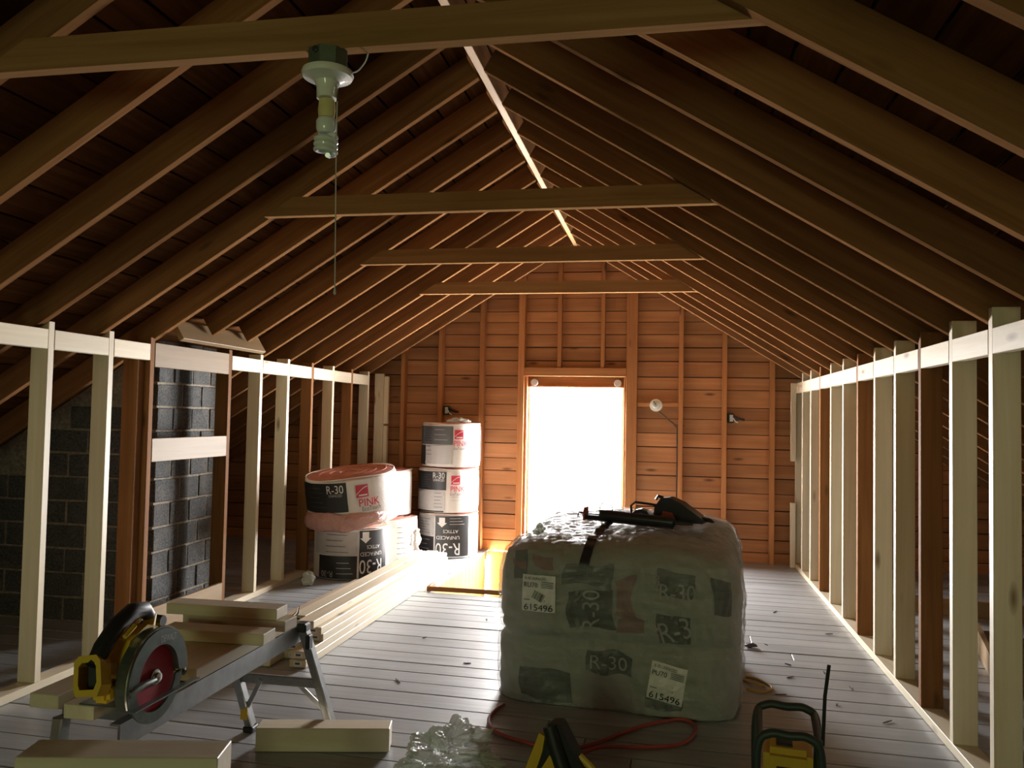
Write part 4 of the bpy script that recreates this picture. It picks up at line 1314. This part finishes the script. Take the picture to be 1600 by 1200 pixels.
# wood splinters scattered over the floor
rs = random.Random(21)
spots = [(0.55, 4.86), (0.78, 4.40), (0.62, 4.50), (0.86, 4.18), (0.60, 4.28), (0.75, 3.92), (0.52, 4.0), (0.92, 3.75), (-1.0, 4.1), (-1.25, 3.75), (-1.1, 5.0), (-1.35, 4.5), (0.95, 5.2), (0.7, 5.7)]
for x, y_ in spots:
    l = rs.uniform(0.03, 0.07)
    o = MB().prism([(-l / 2, 0), (-l * 0.1, -0.004), (l / 2, 0.001), (l * 0.1, 0.005)], 0.001, 0.005, 'z').build('wood_splinter', M['cable'], None, False, T(x, y_, 0.0, rs.uniform(0, 3)))
    where = 'between the bale and the lumber stack' if x < 0 else 'between the bale and the right knee wall'
    tag(o, 'dark wood splinter on the grey floor ' + where, 'debris', 'wood splinters ' + where)
o = crumple('wood_scrap', M['cable'], None, (0, 0, 0), (0.035, 0.02, 0.012), 5.5, 8, 0.4, T(0.46, 4.78, 0.014))
tag(o, 'small black scrap on the floor right of the bale', 'debris')

# ------------------------------------------------------------------ hanging lamp on the nearest collar tie
YT1 = YA + 0.076 - 3 * S + 0.019
lamp = thing('pull_chain_lamp', 'white porcelain pull-chain lamp holder with spiral bulb under the nearest tie', 'lamp', T(-0.868, YT1, ZT))
oc = MB().lathe([(0.048, -0.045), (0.052, -0.043), (0.052, 0.0), (0.048, 0.0)], 8)
oc.build('junction_box', M['galv'], lamp)
MB().lathe([(0.006, -0.002), (0.008, -0.001), (0.008, 0.003), (0.005, 0.004)], 10, Matrix.Translation((-0.012, -0.050, -0.012)) @ Matrix.Rotation(R(90), 4, 'X')).build('knockout', M['rubber'], lamp)
MB().lathe([(0.012, -0.122), (0.026, -0.120), (0.027, -0.092), (0.032, -0.078), (0.044, -0.072), (0.062, -0.066), (0.066, -0.058), (0.064, -0.050), (0.055, -0.045), (0.03, -0.0445)], 32).build('porcelain_holder', M['porcelain'], lamp, True)
MB().lathe([(0.012, -0.172), (0.020, -0.170), (0.022, -0.15), (0.020, -0.124), (0.012, -0.1225)], 20).build('socket_adapter', M['adapter'], lamp, True)
MB().lathe([(0.012, -0.212), (0.020, -0.210), (0.025, -0.200), (0.026, -0.180), (0.022, -0.1725), (0.01, -0.1722)], 24).build('bulb_base', M['cfl'], lamp, True)
spi = []
for i in range(85):
    t = i / 84
    a = t * 2 * math.pi * 3.25
    spi.append((0.0245 * math.cos(a), 0.0245 * math.sin(a), -0.218 - 0.042 * t))
MB().tube([(0.006, 0, -0.206)] + spi + [(0.004, 0.004, -0.264)], 0.0068, 8).build('spiral_tube', M['cfl'], lamp, True)
MB().tube([(0.026, -0.006, -0.085), (0.033, -0.012, -0.10), (0.034, -0.014, -0.135)], 0.0022, 6).build('pull_chain', M['steel'], lamp, True)
MB().tube([(0.034, -0.014, -0.133), (0.036, -0.015, -0.3), (0.038, -0.012, -0.46), (0.040, -0.010, -0.615)], 0.0016, 6).build('pull_string', M['string'], lamp, True)
MB().lathe([(0.001, -0.010), (0.004, -0.006), (0.003, 0.004), (0.001, 0.006)], 8, Matrix.Translation((0.040, -0.010, -0.615))).build('string_knot', M['string'], lamp, True)
MB().tube(smooth_path([(0.045, 0.01, -0.05), (0.07, 0.02, -0.045), (0.09, 0.025, -0.02), (0.10, 0.02, 0.002)], 4), 0.0018, 6).build('ground_wire', M['string'], lamp, True)

# ------------------------------------------------------------------ fittings on the far gable
bx('cross_piece', wall_back, M['gstud'], -0.293, 0.076, YG + 0.02, YG + 0.055, 1.375, 1.412, 'x')
wl = thing('wall_lamp_holder', 'round white porcelain lamp holder on the cross piece right of the window', 'lamp holder', T(-0.123, YG + 0.019, 1.39))
RX = Matrix.Rotation(R(90), 4, 'X')
MB().lathe([(0.052, 0.0), (0.058, 0.006), (0.055, 0.014), (0.034, 0.02), (0.026, 0.045), (0.020, 0.048)], 28, RX).build('porcelain_ring', M['porcelain'], wl, True)
MB().lathe([(0.008, 0.0485), (0.018, 0.0485), (0.018, 0.052), (0.006, 0.052)], 16, RX).build('socket_core', M['lgrey'], wl, True)
MB().tube([(0.0, -0.05, 0.0), (-0.012, -0.058, 0.02), (-0.02, -0.055, 0.035)], 0.004, 6).build('wire_stub', M['cable'], wl, True)
cb = MB().tube(smooth_path([(-0.10, YG + 0.03, 1.335), (-0.02, YG + 0.035, 1.27), (0.06, YG + 0.03, 1.195), (0.069, YG + 0.035, 1.10), (0.070, YG + 0.035, 0.3), (0.070, YG + 0.035, 0.02)], 6), 0.006, 7).build('electric_cable', M['cable'], None, True)
tag(cb, 'brown cable running diagonally from the white lamp holder down the stud', 'cable')
for x, z_, s, lab in ((-2.105, 1.31, 1, 'black junction box with loose wires on a gable stud above the roll stack'), (0.54, 1.285, 1, 'black junction box with loose wires on a stud right of the window')):
    jb = thing('junction_box', lab, 'junction box', T(x, YG + 0.06, z_))
    MB().bbox((0, 0, 0), (0.055, 0.05, 0.085), 0.005).build('box_body', M['rubber'], jb)
    MB().bbox((0.004, -0.027, 0.0), (0.03, 0.006, 0.06), 0.002).build('box_front', M['lgrey'], jb)
    MB().tube(smooth_path([(0.02, -0.02, 0.02), (0.06, -0.03, 0.0), (0.10, -0.02, -0.012), (0.115, -0.01, -0.012)], 5), 0.011, 8).build('cable_sheath', M['rubber'], jb, True)
    MB().tube(smooth_path([(0.02, -0.03, 0.0), (0.04, -0.04, -0.03), (0.06, -0.035, -0.04)], 5), 0.004, 6).build('wire_end', M['white'], jb, True)

# ------------------------------------------------------------------ planks in the dark behind the right knee wall
for a, b, lab in (((1.45, 6.0, 0.05), (3.0, 5.7, 0.05), 'brown plank lying behind the right knee wall studs'), ((1.55, 4.3, 0.06), (1.85, 5.6, 0.06), 'tan plank on edge in the space behind the right knee wall')):
    o = board('loose_plank', None, M['tan'], a, b, 0.03, 0.12)
    tag(o, lab, 'plank')
